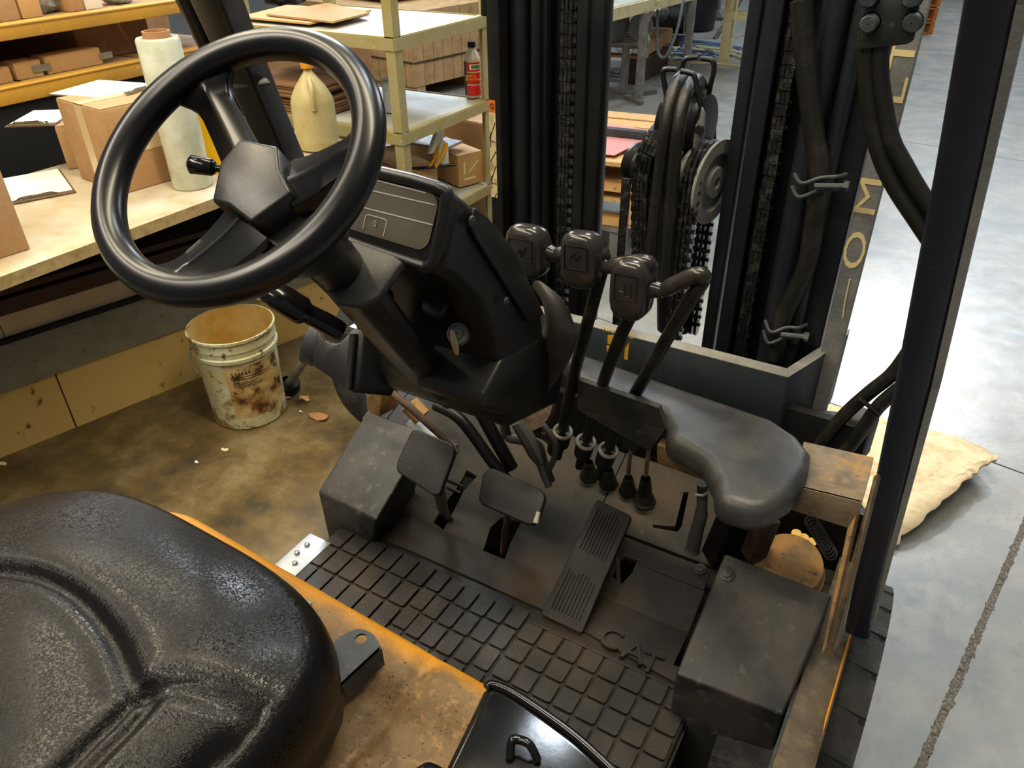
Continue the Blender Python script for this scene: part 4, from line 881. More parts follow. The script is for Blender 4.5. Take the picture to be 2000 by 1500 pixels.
bc_=mk('battery_cover',m,G['cover_black'],FT,bev=.004,seg=3)
q=V((-.158,.945,.686)); mk('bolt',MB().lathe([(.001,0),(.013,0),(.013,.002),(.008,.003),(.008,.008),(.001,.009)],q,(0,-.48,.87),14),G['cover_black'],bc_,smooth=40)
mk('side_tray',MB().bx(-.150,-.012,.30,.79,.36,.372).bx(-.152,-.146,.30,.86,.36,.485),G['steel_black'],FT)
# ---- clutch, brake and accelerator pedals
def pad(name,pts,c,nv,th,m_='black_plastic'):
    pts=[V(p) for p in pts]; nv=V(nv).normalized(); return mk(name,MB().prism(rpoly(pts,.018,5),-nv*th),G[m_],FT,bev=.004,seg=3)
cp_=pad('clutch_pedal',[(-0.7784,0.9235,0.779),(-0.6801,0.915,0.7786),(-0.6685,0.9037,0.7703),(-0.6627,0.8404,0.7204),(-0.6738,0.8362,0.7163),(-0.771,0.8524,0.723),(-0.7787,0.8672,0.7343)],None,(-.05,-.62,.78),.012,'mat_rubber')
pc=V([(-0.684,0.852,0.7283)][0]); e1=toe(*((clutch[0][0]+clutch[2][0])/2,(clutch[0][1]+clutch[3][1])/2),-.05)
mk('pedal_arm',MB().tube([pc+V((0,.016,-.018)),pc.lerp(e1,.5)+V((0,.0,-.008)),e1],.011,8,flat=.5),G['gloss_black'],cp_,smooth=60)
bp_=pad('brake_pedal',[(-0.6629,0.9855,0.6684),(-0.6497,0.9976,0.6781),(-0.5363,0.9918,0.6735),(-0.5197,0.9839,0.6672),(-0.5159,0.9408,0.633),(-0.5327,0.9351,0.6285),(-0.6382,0.9383,0.6309),(-0.6487,0.9438,0.6353)],None,(0,-.62,.78),.014,'mat_rubber')
pc=V([(-0.588,0.9524,0.6422)][0]); e1=toe(*((brake[0][0]+brake[1][0])/2,(brake[0][1]+brake[3][1])/2),-.04)
mk('pedal_arm',MB().tube([pc+V((0,.015,-.01)),pc.lerp(e1,.5),e1],.010,8,flat=.6),G['rust_brown'],bp_,smooth=60)
w_=[(-0.5184,0.9534,0.6529),(-0.5156,0.9363,0.6394)]; mk('worn_edge',MB().tube([w_[0],w_[1]],[.004,.0055],8),G['print_light'],bp_,smooth=60,label='worn pale corner of the brake pedal')
an=V((0,-.50,.866)); A_=[(-0.4479,1.064,0.6316),(-0.3705,1.0563,0.6271),(-0.3712,0.8486,0.5072),(-0.4566,0.85,0.508)]
ap_=mk('accelerator_pedal',MB().prism(rpoly([V(p) for p in A_],.006,2),-an*.014),G['mat_rubber'],FT,bev=.002)
A_=[V(p)+an*.0005 for p in A_]
for k in range(9):
    u0=.14+k*.085
    for a,b in((.06,.42),(.60,.92)):
        t0=A_[0].lerp(A_[1],u0); b0=A_[3].lerp(A_[2],u0); p1=t0.lerp(b0,a+.02*math.sin(k)); p2=t0.lerp(b0,b); s_=(A_[1]-A_[0]).normalized()*.0011
        mk('pedal_rib',MB().prism([p1-s_,p1+s_,p2+s_,p2-s_],an*.0022),G['mat_rubber'],ap_)
mk('pedal_rod',MB().tube([V([(-0.3752,1.0064,0.5632)][0]),toe((accel[0][0]+accel[2][0])/2,(accel[0][1]+accel[2][1])/2,-.06)],.005,8),G['worn_steel'],ap_,smooth=60)
# ---- steering column, wheel
WC=V((-.58,.4766,1.4396)); WN=V((.072,-.614,.786)).normalized(); WU=V((-.993,-.117,0)).normalized(); WV=WN.cross(WU).normalized()*-1
if WV.z>0: WV=-WV
R0,r0=.1345,.0152
def wp(u,v,h=0): return WC+WU*u+WV*v+WN*h
sw=mk('steering_wheel',MB().loft([[wp((R0+r0*math.cos(b)*1.0)*math.cos(a),(R0+r0*math.cos(b))*math.sin(a),r0*1.05*math.sin(b)) for b in [2*PI*k/20 for k in range(20)]] for a in [2*PI*i/120 for i in range(120)]],closed=True),G['wheel_rubber'],FT,smooth=60)
hub=[V(p) for p in [(-0.598,0.4551,1.4053),(-0.6088,0.4772,1.4236),(-0.6138,0.4863,1.4312),(-0.6066,0.5095,1.4487),(-0.5605,0.5128,1.447),(-0.5444,0.4954,1.432),(-0.5193,0.4816,1.4189),(-0.5439,0.4496,1.3961),(-0.5773,0.4564,1.4045)]]
mk('hub_cover',MB().prism(hub,-WN*.034),G['black_plastic'],sw,bev=.0035,seg=3)
def uv(p): q=V(p)-WC; return (q.dot(WU),q.dot(WV))
SI=[uv(p) for p in [(-0.5985,0.4884,1.443),(-0.5353,0.4874,1.4364),(-0.5625,0.4451,1.4059)]]
SE=[math.atan2(*uv(p)[::-1]) for p in [(-0.6761,0.5337,1.493),(-0.4572,0.5262,1.4671),(-0.5793,0.3758,1.3608)]]
def spoke(a_in,ang,w0,w1,h0=-.027,nm='spoke'):
    ci=V((a_in[0],a_in[1])); ce=V((math.cos(ang)*R0,math.sin(ang)*R0)); d=(ce-ci); n_=V((-d.y,d.x)).normalized(); rings=[]
    rid=[]
    for i in range(13):
        t=i/12; c=ci+d*t*.965; w=w0+(w1-w0)*t; 
        if t>.66: w+= .026*((t-.66)/.34)**2
        h=h0+( -.002-h0)*(t**1.6); th=.016*(1-t)+.0085*t
        fd_=min(1,(1-t)*4); prof=[(-1,-th),(-1,-.003),(-.9,.001),(-.3,.003),(-.2,.003+.003*fd_),(.0,.003+.004*fd_),(.15,.003),(.85,-.004*fd_),(1,-.006),(1,-th),(.5,-th*1.3),(-.5,-th*1.3)]
        rings.append([wp((c+n_*a*w)[0],(c+n_*a*w)[1],h+b*(1 if t<.93 else .4)) for a,b in prof])
    return mk(nm,MB().loft(rings),G['wheel_rubber'],sw,smooth=50,bev=0)
spoke(SI[0],SE[0],.021,.017)
spoke(SI[1],SE[1],.030,.020)
spoke(SI[2],SE[2],.029,.020)
# column shroud
ax=-WN; cb0=wp(-.028,.018,-.05)
def colring(t,r,ou=0,ov=0,sq_=1.0): 
    c=WC+ax*t+WU*ou+WV*ov; return [c+WU*math.cos(2*PI*k/24)*r*sq_+WV*math.sin(2*PI*k/24)*r for k in range(24)]
mk('column_shroud',MB().loft([colring(.045,.050,-.022,.018),colring(.085,.051,-.018,.014),colring(.125,.046,-.012,.008),colring(.135,.034,-.006,.002)]),G['black_plastic'],FT,smooth=40)
mk('steering_column',MB().loft([colring(.12,.031,-.005,.002),colring(.24,.0305),colring(.30,.030)]),G['black_plastic'],FT,smooth=40)
# signal lever left of the hub
s1=V([(-0.6497,0.5083,1.4139)][0]); s0=V([(-0.6726,0.4957,1.4183)][0])
mk('signal_lever',MB().tube([s1+(s1-s0)*1.2,s1],.004,8).tube([s1,s1+(s0-s1)*.12,s1+(s0-s1)*.9,s0],[.006,.0085,.0095,.006],12),G['gloss_black'],FT,smooth=60)
# column cover: plate below the gauges plus the ridge running down to the floor
tq=.235
def cpt(P_,o=0): return [V(p)+ax*o for p in P_]
cc=cpt([(-0.6008,0.5782,1.2635),(-0.5727,0.5677,1.2528),(-0.543,0.5727,1.254),(-0.526,0.5878,1.2642),(-0.5173,0.626,1.2933),(-0.5314,0.6299,1.2976),(-0.5915,0.6309,1.3039),(-0.6065,0.5984,1.2799)])
mk('column_cover',MB().prism(cc,ax*.012),G['dusty_plastic'],FT,bev=.003)
rg=[V(p) for p in [(-0.5998,0.5796,1.2592),(-0.5761,0.5711,1.2504),(-0.5463,0.5762,1.2516),(-0.5291,0.5914,1.2619),(-0.5266,0.6026,1.2705),(-0.5589,0.6154,1.2834),(-0.6002,0.5991,1.2745)]]
rgE=[V(p) for p in [(-0.7125,0.843,0.9484),(-0.6695,0.8335,0.937),(-0.6237,0.8291,0.9293),(-0.596,0.8377,0.9336),(-0.6073,0.8562,0.9491),(-0.6403,0.8686,0.9618),(-0.694,0.8716,0.969)]]
mk('column_ridge',MB().loft([rg,[a.lerp(b,.5) for a,b in zip(rg,rgE)],rgE]),G['black_plastic'],FT,bev=.006,seg=3)
mk('ridge_rib',MB().tube([V([(-0.5795,0.6265,1.2329)][0]),V([(-0.5932,0.727,1.0988)][0]),V([(-0.6069,0.7774,1.0188)][0])],.004,8),G['black_plastic'],FT,smooth=60)
bt_=V([(-0.6298,0.6603,1.2864)][0]); mk('screw',MB().lathe([(.001,0),(.006,0),(.005,.004),(.001,.005)],bt_+WN*.004,WN,10),G['worn_steel'],FT,smooth=50)
# ---- dashboard
side_prof=[(-0.487,0.6896,1.3666),(-0.487,0.7149,1.3457),(-0.487,0.7486,1.3185),(-0.487,0.8175,1.248),(-0.487,0.9079,1.1157),(-0.487,0.9153,1.0681)]
sp_=[(p[1],p[2]) for p in side_prof]
front=[(.665,1.268),(.69,1.245),(.735,1.20),(.77,1.12),(.785,1.045)]
low=[(p[1],p[2]) for p in [(-0.49,0.7426,1.0368),(-0.49,0.731,1.0246)]]
prof=[(.668,1.372)]+sp_+[(.99,.96),(.97,.90),(.80,.955)]+front[::-1]
dash=mk('dashboard',MB().prism([V((-.727,y,z)) for y,z in prof],(.24,0,0)),G['black_plastic'],FT,bev=.022,seg=5)
# bezel ring and gauge glass
gp=(-.6,.655,1.32,0,-.965,.262)
GB=[V(p) for p in [(-0.6579,0.6656,1.3592),(-0.6051,0.6698,1.3744),(-0.4916,0.6688,1.3709),(-0.4792,0.6651,1.3573),(-0.4866,0.6491,1.2983),(-0.4966,0.6455,1.285),(-0.5138,0.6452,1.2839),(-0.6358,0.648,1.2943),(-0.6789,0.6526,1.3111),(-0.6765,0.6592,1.3354)]]
mk('bezel',MB().prism(rpoly(GB,.014,4),(0,.030,-.008)),G['black_plastic'],dash,bev=.008,seg=3)
gn=V((0,-.965,.262))
GG=[V(p)+gn*.0006 for p in [(-0.6542,0.6633,1.3504),(-0.6122,0.6674,1.3656),(-0.498,0.6674,1.3657),(-0.4886,0.6646,1.3553),(-0.4976,0.6519,1.3086),(-0.5083,0.6498,1.301),(-0.5184,0.6499,1.3014),(-0.6227,0.6514,1.3067),(-0.6674,0.6539,1.3159),(-0.6681,0.6587,1.3337)]]
gl=mk('gauge_panel',MB().prism(rpoly(GG,.008,3),gn*.0012),G['gauge_glass'],dash)
def gline(a,b,w=.0007,m_='print_light'):
    a=V(a)+gn*.0022; b=V(b)+gn*.0022; s_=(b-a).cross(gn).normalized()*w; mk('print_line',MB().prism([a-s_,a+s_,b+s_,b-s_],gn*.0003),G[m_],gl)
LN=[(-0.578,0.6676,1.3665),(-0.5053,0.6667,1.363),(-0.5823,0.6643,1.3542),(-0.4924,0.6638,1.3525),(-0.6024,0.6588,1.334),(-0.4929,0.658,1.3311),(-0.5907,0.6529,1.3122),(-0.5894,0.6566,1.3257),(-0.5582,0.6564,1.3252),(-0.562,0.6516,1.3073),(-0.5825,0.6537,1.3153)]
gline(LN[0],LN[1]);gline(LN[2],LN[3]);gline(LN[4],LN[5])
BX=[(-0.5921,0.6522,1.3096),(-0.5886,0.6564,1.3253),(-0.5849,0.6569,1.3271),(-0.5598,0.6566,1.3261),(-0.5573,0.656,1.3236),(-0.5612,0.6514,1.3069)]
for a,b in zip(BX[:-1],BX[1:]): gline(a,b,.0006)
text('lettering','0',V([(-0.5743,0.6546,1.3185)][0])+gn*.0025,(1,0,0),(0,.26,.96),.010,G['print_light'],gl)
dc=V([(-0.6408,0.6606,1.3408)][0])+gn*.0026
for r_ in(.0215,.012): mk('dial_ring',MB().loft([[dc+V((1,0,0))*math.cos(a)*(r_+.0007*math.cos(b))+V((0,.262,.965))*math.sin(a)*(r_+.0007*math.cos(b))+gn*.0007*math.sin(b) for b in(0,2.1,4.2)] for a in [2*PI*i/32 for i in range(32)]],closed=True),G['print_light'],gl)
# bezel rim highlight roll
mk('bezel_rim',MB().tube(dense([p+gn*.001 for p in GB],3,True)+[GB[0]+gn*.001],.0075,10),G['black_plastic'],dash,smooth=60)
# side cover panel with seam
sc=[(-0.484,0.7223,1.3327),(-0.484,0.7162,1.3247),(-0.484,0.7129,1.3119),(-0.484,0.7216,1.2947),(-0.484,0.8525,1.115),(-0.484,0.896,1.1116),(-0.484,0.8097,1.2471),(-0.484,0.7503,1.3107)]
mk('side_cover',MB().prism([V(p) for p in sc],(.005,0,0)),G['black_plastic'],dash,bev=.002)
for px_ in [(-0.478,0.711,1.32),(-0.478,0.7841,1.1819)]: mk('screw',MB().lathe([(.001,0),(.007,0),(.006,.002),(.001,.003)],V(px_),(1,0,0),12),G['steel_grey'],dash,smooth=50)
# lower ledge with blank bolt
lg=[V(p) for p in [(-0.482,0.7832,1.09),(-0.482,0.7341,1.0617),(-0.482,0.7261,1.0408),(-0.482,0.8013,0.9808),(-0.482,0.8562,1.0137),(-0.482,0.8961,1.0699)]]
mk('dash_foot',MB().prism([V((-.60,p.y,p.z)) for p in lg],(.116,0,0)),G['black_plastic'],dash,bev=.007,seg=3)
kb=V([(-0.5361,0.775,1.0496)][0]); mk('bolt',MB().lathe([(.001,0),(.0085,0),(.0085,.004),(.001,.005)],kb,(0,-.72,.68),16),G['black_plastic'],dash,smooth=40)
# switch recess, light knob, ignition
n_=V((.22,-.74,.64)).normalized()
kp=V([(-0.5526,0.725,1.1869)][0]); kn=mk('light_knob',MB().lathe([(.012,-.035),(.012,-.012),(.0165,-.010),(.0175,-.002),(.0155,.0015),(.001,.002)],kp,n_,28),G['black_plastic'],dash,smooth=40)
uu=V((1,-.12,0)).normalized(); vv=uu.cross(n_)*-1
q=kp+n_*.0024
m=MB()
for k in range(4): m.add([*(q+uu*(-.010+.0)+vv*(-.004+k*.0026+d_)+n_*0 for d_ in(0,.0007)),*(q+uu*-.003+vv*(-.0035+k*.0024+d_) for d_ in(.0007,0))],[(0,1,2,3)])
arc=[q+uu*(.0055*math.cos(a))+vv*(.0045*math.sin(a)) for a in [(-PI/2)+PI*k/8 for k in range(9)]]
m.tube([arc[0]]+arc+[arc[-1],arc[0]],.0004,5); mk('light_symbol',m,G['brass'],kn)
mk('knob_collar',MB().lathe([(.010,-.03),(.0175,-.03),(.0175,-.022),(.010,-.022)],V([(-0.5441,0.735,1.1966)][0]),n_,24),G['gloss_black'],dash,smooth=40)
ip=V([(-0.5326,0.745,1.1385)][0]); ig=mk('ignition_switch',MB().lathe([(.008,-.012),(.0155,-.012),(.0158,-.004),(.0148,0),(.0125,0),(.0115,-.003),(.008,-.003),(.007,0),(.001,0)],ip,n_,32),G['worn_steel'],dash,smooth=30)
kk=V([(-0.5321,0.737,1.1283)][0]); ku=V((.30,-.15,-.9)).normalized(); kv=ku.cross(n_).normalized()
mk('key',MB().prism([kk+ku*.019*math.cos(a)+kv*.0052*math.sin(a) for a in [2*PI*k/20 for k in range(20)]],n_*.003),G['key_metal'],ig,bev=.0008)
# ---- parking brake lever and its cover
g=[(-0.6946,0.5646,1.2379),(-0.6879,0.5716,1.2419),(-0.6725,0.5759,1.2354),(-0.6602,0.5857,1.2202),(-0.6512,0.5957,1.208),(-0.6357,0.6078,1.1934),(-0.6205,0.6188,1.1775)]
rr=[.014,.019,.021,.021,.015,.0155,.014]
mk('parking_brake_lever',MB().tube(dense(g,3),[a for r in rr[:-1] for a in(r,r,r)]+[rr[-1]],14,flat=.75),G['gloss_black'],FT,smooth=60)
lv=[(-0.6847,0.5554,1.2456),(-0.6768,0.5624,1.2485),(-0.6686,0.5641,1.2443)]; mk('release_button',MB().tube([V([(-0.6923,0.5643,1.2358)][0]),V([(-0.6849,0.5662,1.2415)][0])],.0085,10),G['print_light'],FT,smooth=60,label='pale end button of the parking brake lever')
bcv=[V(p) for p in [(-0.832,0.774,1.0485),(-0.8296,0.7766,1.0507),(-0.8158,0.7724,1.0347),(-0.8037,0.775,1.0301),(-0.7923,0.7825,1.0333),(-0.7782,0.8026,1.0537),(-0.76,0.8078,1.0486),(-0.7525,0.7868,1.0119),(-0.7473,0.7665,0.9778),(-0.7523,0.7544,0.9633),(-0.8223,0.7449,0.998),(-0.8291,0.754,1.0164)]]
bo_=mk('brake_boot_cover',MB().prism(bcv,(.03,.055,-.03)),G['black_plastic'],FT,bev=.007,seg=3)
mk('cover_rib',MB().tube([V(p)+V((.0,-.004,.002)) for p in [(-0.7728,0.7996,1.0454),(-0.7661,0.7801,1.0114),(-0.7585,0.7552,0.9688)]],.007,8),G['black_plastic'],bo_,smooth=60)
mk('cover_side_cap',MB().lathe([(.001,.0),(.035,0),(.042,.02),(.042,.04)],V([(-0.8467,0.7755,1)][0])+V((0,.04,-.01)),(-.8,-.3,.3),24),G['steel_grey'],bo_,smooth=60)
mk('bracket',MB().tube([V([(-0.7964,0.84,1.0692)][0]),V([(-0.7718,0.84,0.978)][0]),V([(-0.7964,0.86,0.9177)][0])],.018,4),G['steel_black'],FT)
mk('bracket',MB().prism([V(p) for p in [(-0.7868,0.86,0.9856),(-0.7295,0.86,0.9594),(-0.72,0.86,0.9469),(-0.7673,0.86,0.9215),(-0.7985,0.86,0.9438)]],(.01,.03,-.01)),G['dusty_plastic'],FT,bev=.004)
mk('bright_bracket',MB().box(V([(-0.8315,0.87,1.0069)][0]),(.022,.02,.008)),G['bright_steel'],FT)
# pedal linkage rods and brake cylinder behind the pedals
mk('linkage_rod',MB().tube([(-0.8868,0.97,0.813),(-0.8202,0.97,0.7821),(-0.7495,0.97,0.7383),(-0.7088,0.97,0.7092)],[.007,.008,.007,.006],8),G['rust_brown'],FT,smooth=60)
mk('brake_pipe',MB().tube(dense([(-0.7948,1.02,0.7667),(-0.7335,1.02,0.7499),(-0.6637,1.02,0.6725),(-0.6165,1.02,0.6248)]),.012,8),G['steel_black'],FT,smooth=60)
mk('master_cylinder',MB().tube([(-0.9357,1.1,0.6138),(-0.8257,1.1,0.5672)],.030,16),G['worn_steel'],FT,smooth=60)
mk('cylinder_cap',MB().tube([(-0.9124,1.08,0.6908),(-0.8799,1.08,0.6675)],.022,16),G['rust_yellow'],FT,smooth=60)
mk('frame_bracket',MB().prism([V(p) for p in [(-0.9746,1.02,0.7656),(-0.934,1.02,0.7591),(-0.9489,1.02,0.6808),(-0.9863,1.02,0.6884)]],(.01,.05,0)),G['rust_yellow'],FT,bev=.003)
mk('front_bulkhead',MB().bx(-.96,-.12,1.22,1.24,.55,.74),G['steel_black'],FT)
# wiring
mk('wire_loom',MB().tube(dense([(-0.643,1.04,0.7815),(-0.6382,1.04,0.7334),(-0.6031,1.04,0.7338),(-0.5687,1.04,0.7342),(-0.5571,1.04,0.7006),(-0.5394,1.04,0.6557)],5),.010,8),G['cable_grey'],FT,smooth=60)
for k in range(16):
    t=k/15; p=V([(-0.5745,1.03,0.778)][0]).lerp(V([(-0.532,1.03,0.7425)][0]),t)+V((.018*math.sin(t*3),0,.01*math.sin(t*3)))
    mk('conduit_ring',MB().loft([[p+V((math.cos(a)*(.011+.002*math.cos(b)),.002*math.sin(b)+math.sin(a)*.004,math.sin(a)*(.011+.002*math.cos(b)))) for b in(0,2.1,4.2)] for a in [2*PI*i/12 for i in range(12)]],closed=True),G['cable_grey'],FT)
mk('cable_connector',MB().tube([(-0.5906,1,0.807),(-0.5687,1,0.7792),(-0.5522,1,0.7491),(-0.5411,1,0.7288)],[.012,.015,.014,.008],8),G['cable_grey'],FT,smooth=40)
mk('cable',MB().tube([(-0.5445,1,0.7337),(-0.5298,1,0.6957),(-0.5218,1,0.6799)],.007,8),G['cable_grey'],FT,smooth=60)
mk('cable',MB().tube(dense([(-0.5417,1.01,0.8122),(-0.5178,1.01,0.7856),(-0.515,1.01,0.7505),(-0.5319,1.01,0.7003)],5),.006,8),G['cable_grey'],FT,smooth=60)
mk('horn_disc',MB().lathe([(.001,0),(.045,0),(.05,.008),(.05,.03),(.001,.03)],V([(-0.5912,1.06,0.7992)][0]),(0,-.7,.7),28),G['rust_brown'],FT,smooth=40)
mk('bracket_strip',MB().tube([(-0.6243,1.02,0.8242),(-0.5853,1.02,0.8257)],.006,6),G['worn_steel'],FT)
mk('pedal_shaft',MB().tube([(-0.7149,1.05,0.7755),(-0.6338,1.05,0.6432)],.014,8),G['steel_black'],FT,smooth=60)
# ---- shroud fin right of the dashboard
Lc=dense([(-0.5299,0.95,1.1199),(-0.5133,0.95,1.1008),(-0.5076,0.95,1.0687),(-0.5184,0.95,1.0234),(-0.5318,0.95,0.9854),(-0.5239,0.95,0.9235)],5); Rc=dense([(-0.4939,0.92,1.1488),(-0.459,0.92,1.1275),(-0.439,0.92,1.0876),(-0.4358,0.92,1.0708),(-0.4476,0.92,1.0291),(-0.4883,0.92,0.9547)],5)
m=MB(); m.grid(lambda a,b: Lc[round(a*25)].lerp(Rc[round(a*25)],b)+V((0,-.03*math.sin(PI*b)*math.sin(PI*min(1,a+.1)),.012*math.sin(PI*b))),25,8)
o=mk('shroud_fin',m,G['fin_plastic'],FT,smooth=60); s_=o.modifiers.new('t','SOLIDIFY'); s_.thickness=.006
# ---- cowl
P=[(-0.6173,1.1473,0.93),(-0.4979,1.1034,0.93),(-0.3153,1.0842,0.93),(-0.1557,1.0687,0.93),(-0.1097,1.0429,0.93),(-0.0808,1.0092,0.93),(-0.0753,0.964,0.93),(-0.0819,0.8997,0.93),(-0.102,0.8568,0.93),(-0.1236,0.8386,0.93),(-0.1706,0.8336,0.93),(-0.1868,0.8747,0.93),(-0.2172,0.9155,0.93),(-0.2526,0.9299,0.93),(-0.2858,0.935,0.93),(-0.2932,0.9678,0.93),(-0.323,1.0047,0.93),(-0.4773,1.0197,0.93)]
def cz(p):
    z=.93
    d=max(0,.93-p.y)
    return z-.0*d
mk('cowl',MB().prism([V((p[0],p[1],cz(V(p)))) for p in P],(0,0,-.052)),G['dusty_plastic'],FT,bev=.020,seg=5)
mk('cowl_recess_panel',MB().prism([V(p) for p in [(-0.4755,1.012,0.9307),(-0.4733,1.012,0.869)]+[(-0.3216,0.972,0.8608),(-0.2985,0.972,0.9153),(-0.314,0.972,0.9509)]],(0,.012,-.0)),G['cover_black'],FT)
mk('cowl_beam',MB().prism([V(p) for p in [(-0.3086,0.965,0.8853),(-0.2546,0.965,0.8883),(-0.2047,0.965,0.8698),(-0.2009,0.965,0.8419),(-0.305,0.965,0.8474)]],(0,.03,0)),G['rust_yellow'],FT,bev=.003)
mk('valve_bracket',MB().prism([V(p) for p in [(-0.3822,1,0.8593),(-0.3389,1,0.8676),(-0.356,1,0.825),(-0.3799,1,0.827)]],(0,.03,0)),G['cover_black'],FT,bev=.002)
# ---- hydraulic levers
def lever(pts,knob,sym,neck):
    DP=dense([V(p) for p in pts],5); nb=len(DP)-14
    sh=mk('hydraulic_lever',MB().tube(DP[:nb+1],.0105,12),G['hose_rubber'],FT,smooth=60)
    mk('lever_arm',MB().tube(DP[nb:],[.0106]+[.0118]*(len(DP)-nb-3)+[.0112,.010],12),G['lever_sleeve'],sh,smooth=60)
    c=V(knob[0]); ux=V(knob[1])-c; uz=V(knob[2])-c
    # knob: rounded block facing the driver, drawn into a neck at the right
    nx=ux.normalized(); nz=(uz-nx*uz.dot(nx)).normalized(); ny=nx.cross(nz); 
    if ny.y>0: ny=-ny
    w,h=ux.length,uz.length
    rings=[]
    for k,(dy,sx_,sz_) in enumerate(((.019,.62,.70),(.0165,.84,.88),(.010,.98,.98),(-.002,1,1),(-.012,.92,.92),(-.020,.66,.7),(-.026,.45,.4))):
        ring=[]
        for i in range(28):
            a=2*PI*i/28; cc_,ss_=math.cos(a),math.sin(a); mm=(abs(cc_)**3.4+abs(ss_)**3.4)**(-1/3.4)
            ring.append(c+nx*cc_*mm*w*sx_+nz*ss_*mm*h*sz_+ny*dy+nx*(max(0,-dy)*.55))
        rings.append(ring)
    kb=mk('lever_knob',MB().loft(rings),G['knob_black'],sh,smooth=50)
    mk('knob_neck',MB().tube([c-ny*.012,V(neck)],[min(w,h)*.75,.010],14),G['knob_black'],sh,smooth=60)
    q=c+ny*.0195; s=.6
    fr=[q+nx*w*a*s+nz*h*b*s for a,b in((-1,-.35),(-1,1),(1,1),(1,-.35),(-1,-.35))]
    m=MB().tube(fr,.0008,5); mk('symbol_frame',m,G['gloss_black'],kb)
    S=[q+nx*w*a*s+nz*h*b*s for a,b in sym]; mk('symbol',MB().tube(S,.0011,5),G['black_plastic'],kb)
    for p in (pts[0],):
        p=V(p); d=(V(pts[1])-p).normalized()
        mk('boot_collar',MB().tube([p-d*.045,p-d*.01],[.017,.0185],16),G['hose_rubber'],sh,smooth=40)
        mk('boot_ring',MB().loft([[p-d*.008+ (d.orthogonal().normalized()*math.cos(a)+d.cross(d.orthogonal().normalized())*math.sin(a))*(.0165+.0035*math.cos(b))+d*.004*math.sin(b) for b in [2*PI*k/8 for k in range(8)]] for a in [2*PI*i/24 for i in range(24)]],closed=True),G['ring_cream'],sh,smooth=60)
        mk('boot_stem',MB().tube([p-d*.044,p-d*.09],[.010,.008],12),G['steel_black'],sh,smooth=60)
    return sh
b1,b2,b3=[(-0.5168,1.045,0.7893),(-0.4676,1.045,0.7835),(-0.4219,1.045,0.7817)]
lever([b1]+[(-0.489,1.02,0.9188)]+[(-0.4487,0.985,1.0629)]+[(-0.4186,0.955,1.1622),(-0.4136,0.955,1.1918)]+[(-0.42,0.95,1.2027),(-0.4525,0.95,1.1944),(-0.4904,0.95,1.1841)],[(-0.534,0.94,1.1847),(-0.5024,0.94,1.1854),(-0.5217,0.94,1.2253)],((-.4,0),(0,.35),(.1,-.1),(.5,.6)),[(-0.4896,0.95,1.1843)][0])
lever([b2]+[(-0.4357,1.02,0.9146)]+[(-0.3895,0.985,1.0603)]+[(-0.3461,0.955,1.1625),(-0.3409,0.955,1.1915)]+[(-0.3474,0.95,1.2015),(-0.3717,0.95,1.1955),(-0.4059,0.95,1.1817)],[(-0.4425,0.94,1.1907),(-0.4123,0.94,1.1915),(-0.4312,0.94,1.233)],((-.5,.3),(-.1,.6),(.0,.2),(.5,.6)),[(-0.4027,0.95,1.1824)][0])
lever([b3]+[(-0.4096,1.04,0.8313)]+[(-0.3367,1,1.0212)]+[(-0.2832,0.96,1.1511),(-0.2674,0.96,1.1865)]+[(-0.2671,0.95,1.1999),(-0.2811,0.95,1.1952),(-0.3195,0.95,1.1644)],[(-0.3641,0.94,1.1614),(-0.336,0.94,1.1616),(-0.3553,0.94,1.2076)],((-.5,.1),(-.1,.1),(-.1,.5),(.0,-.1),(.5,-.1),(.5,.6)),[(-0.318,0.95,1.1648)][0])
# rubber gaiters at the foot of the levers
for i,(p,r) in enumerate(zip([(-0.5041,1.1469,0.5984),(-0.4587,1.1454,0.5977),(-0.4144,1.1439,0.5969),(-0.3749,1.1358,0.5929)],(.019,.019,.018,.022))):
    p=V(p)+V((0,0,.004)); L_=.045 if i<3 else .07
    mk('gaiter',MB().lathe([(r,0),(r*1.05,.006),(r*.8,.012),(r*.85,.02),(r*.62,.026),(r*.66,.034),(r*.45,L_)],p,(.0,-.1,1),18),G['hose_rubber'],FT,smooth=50)
    if i>1: q=p+V((-.003,.0,L_)); mk('valve_rod',MB().tube([q,q+V((-.004,.015,.075))],.0045,8),G['rust_brown'],FT,smooth=60)
mk('cable_bundle',MB().tube(dense([(-0.2454,1.05,0.7653),(-0.2394,1.05,0.702),(-0.2426,1.05,0.6504),(-0.2449,1.05,0.6037)]),[.010]*6+[.012]*6+[.013]*6+[.016],8),G['cable_grey'],FT,smooth=60)
ct_=[(-0.25,1.03,0.7538),(-0.2375,1.03,0.7569),(-0.2266,1.03,0.7709)]; mk('cable_tie',MB().tube([V(p) for p in ct_],.0022,6),G['print_light'],FT)
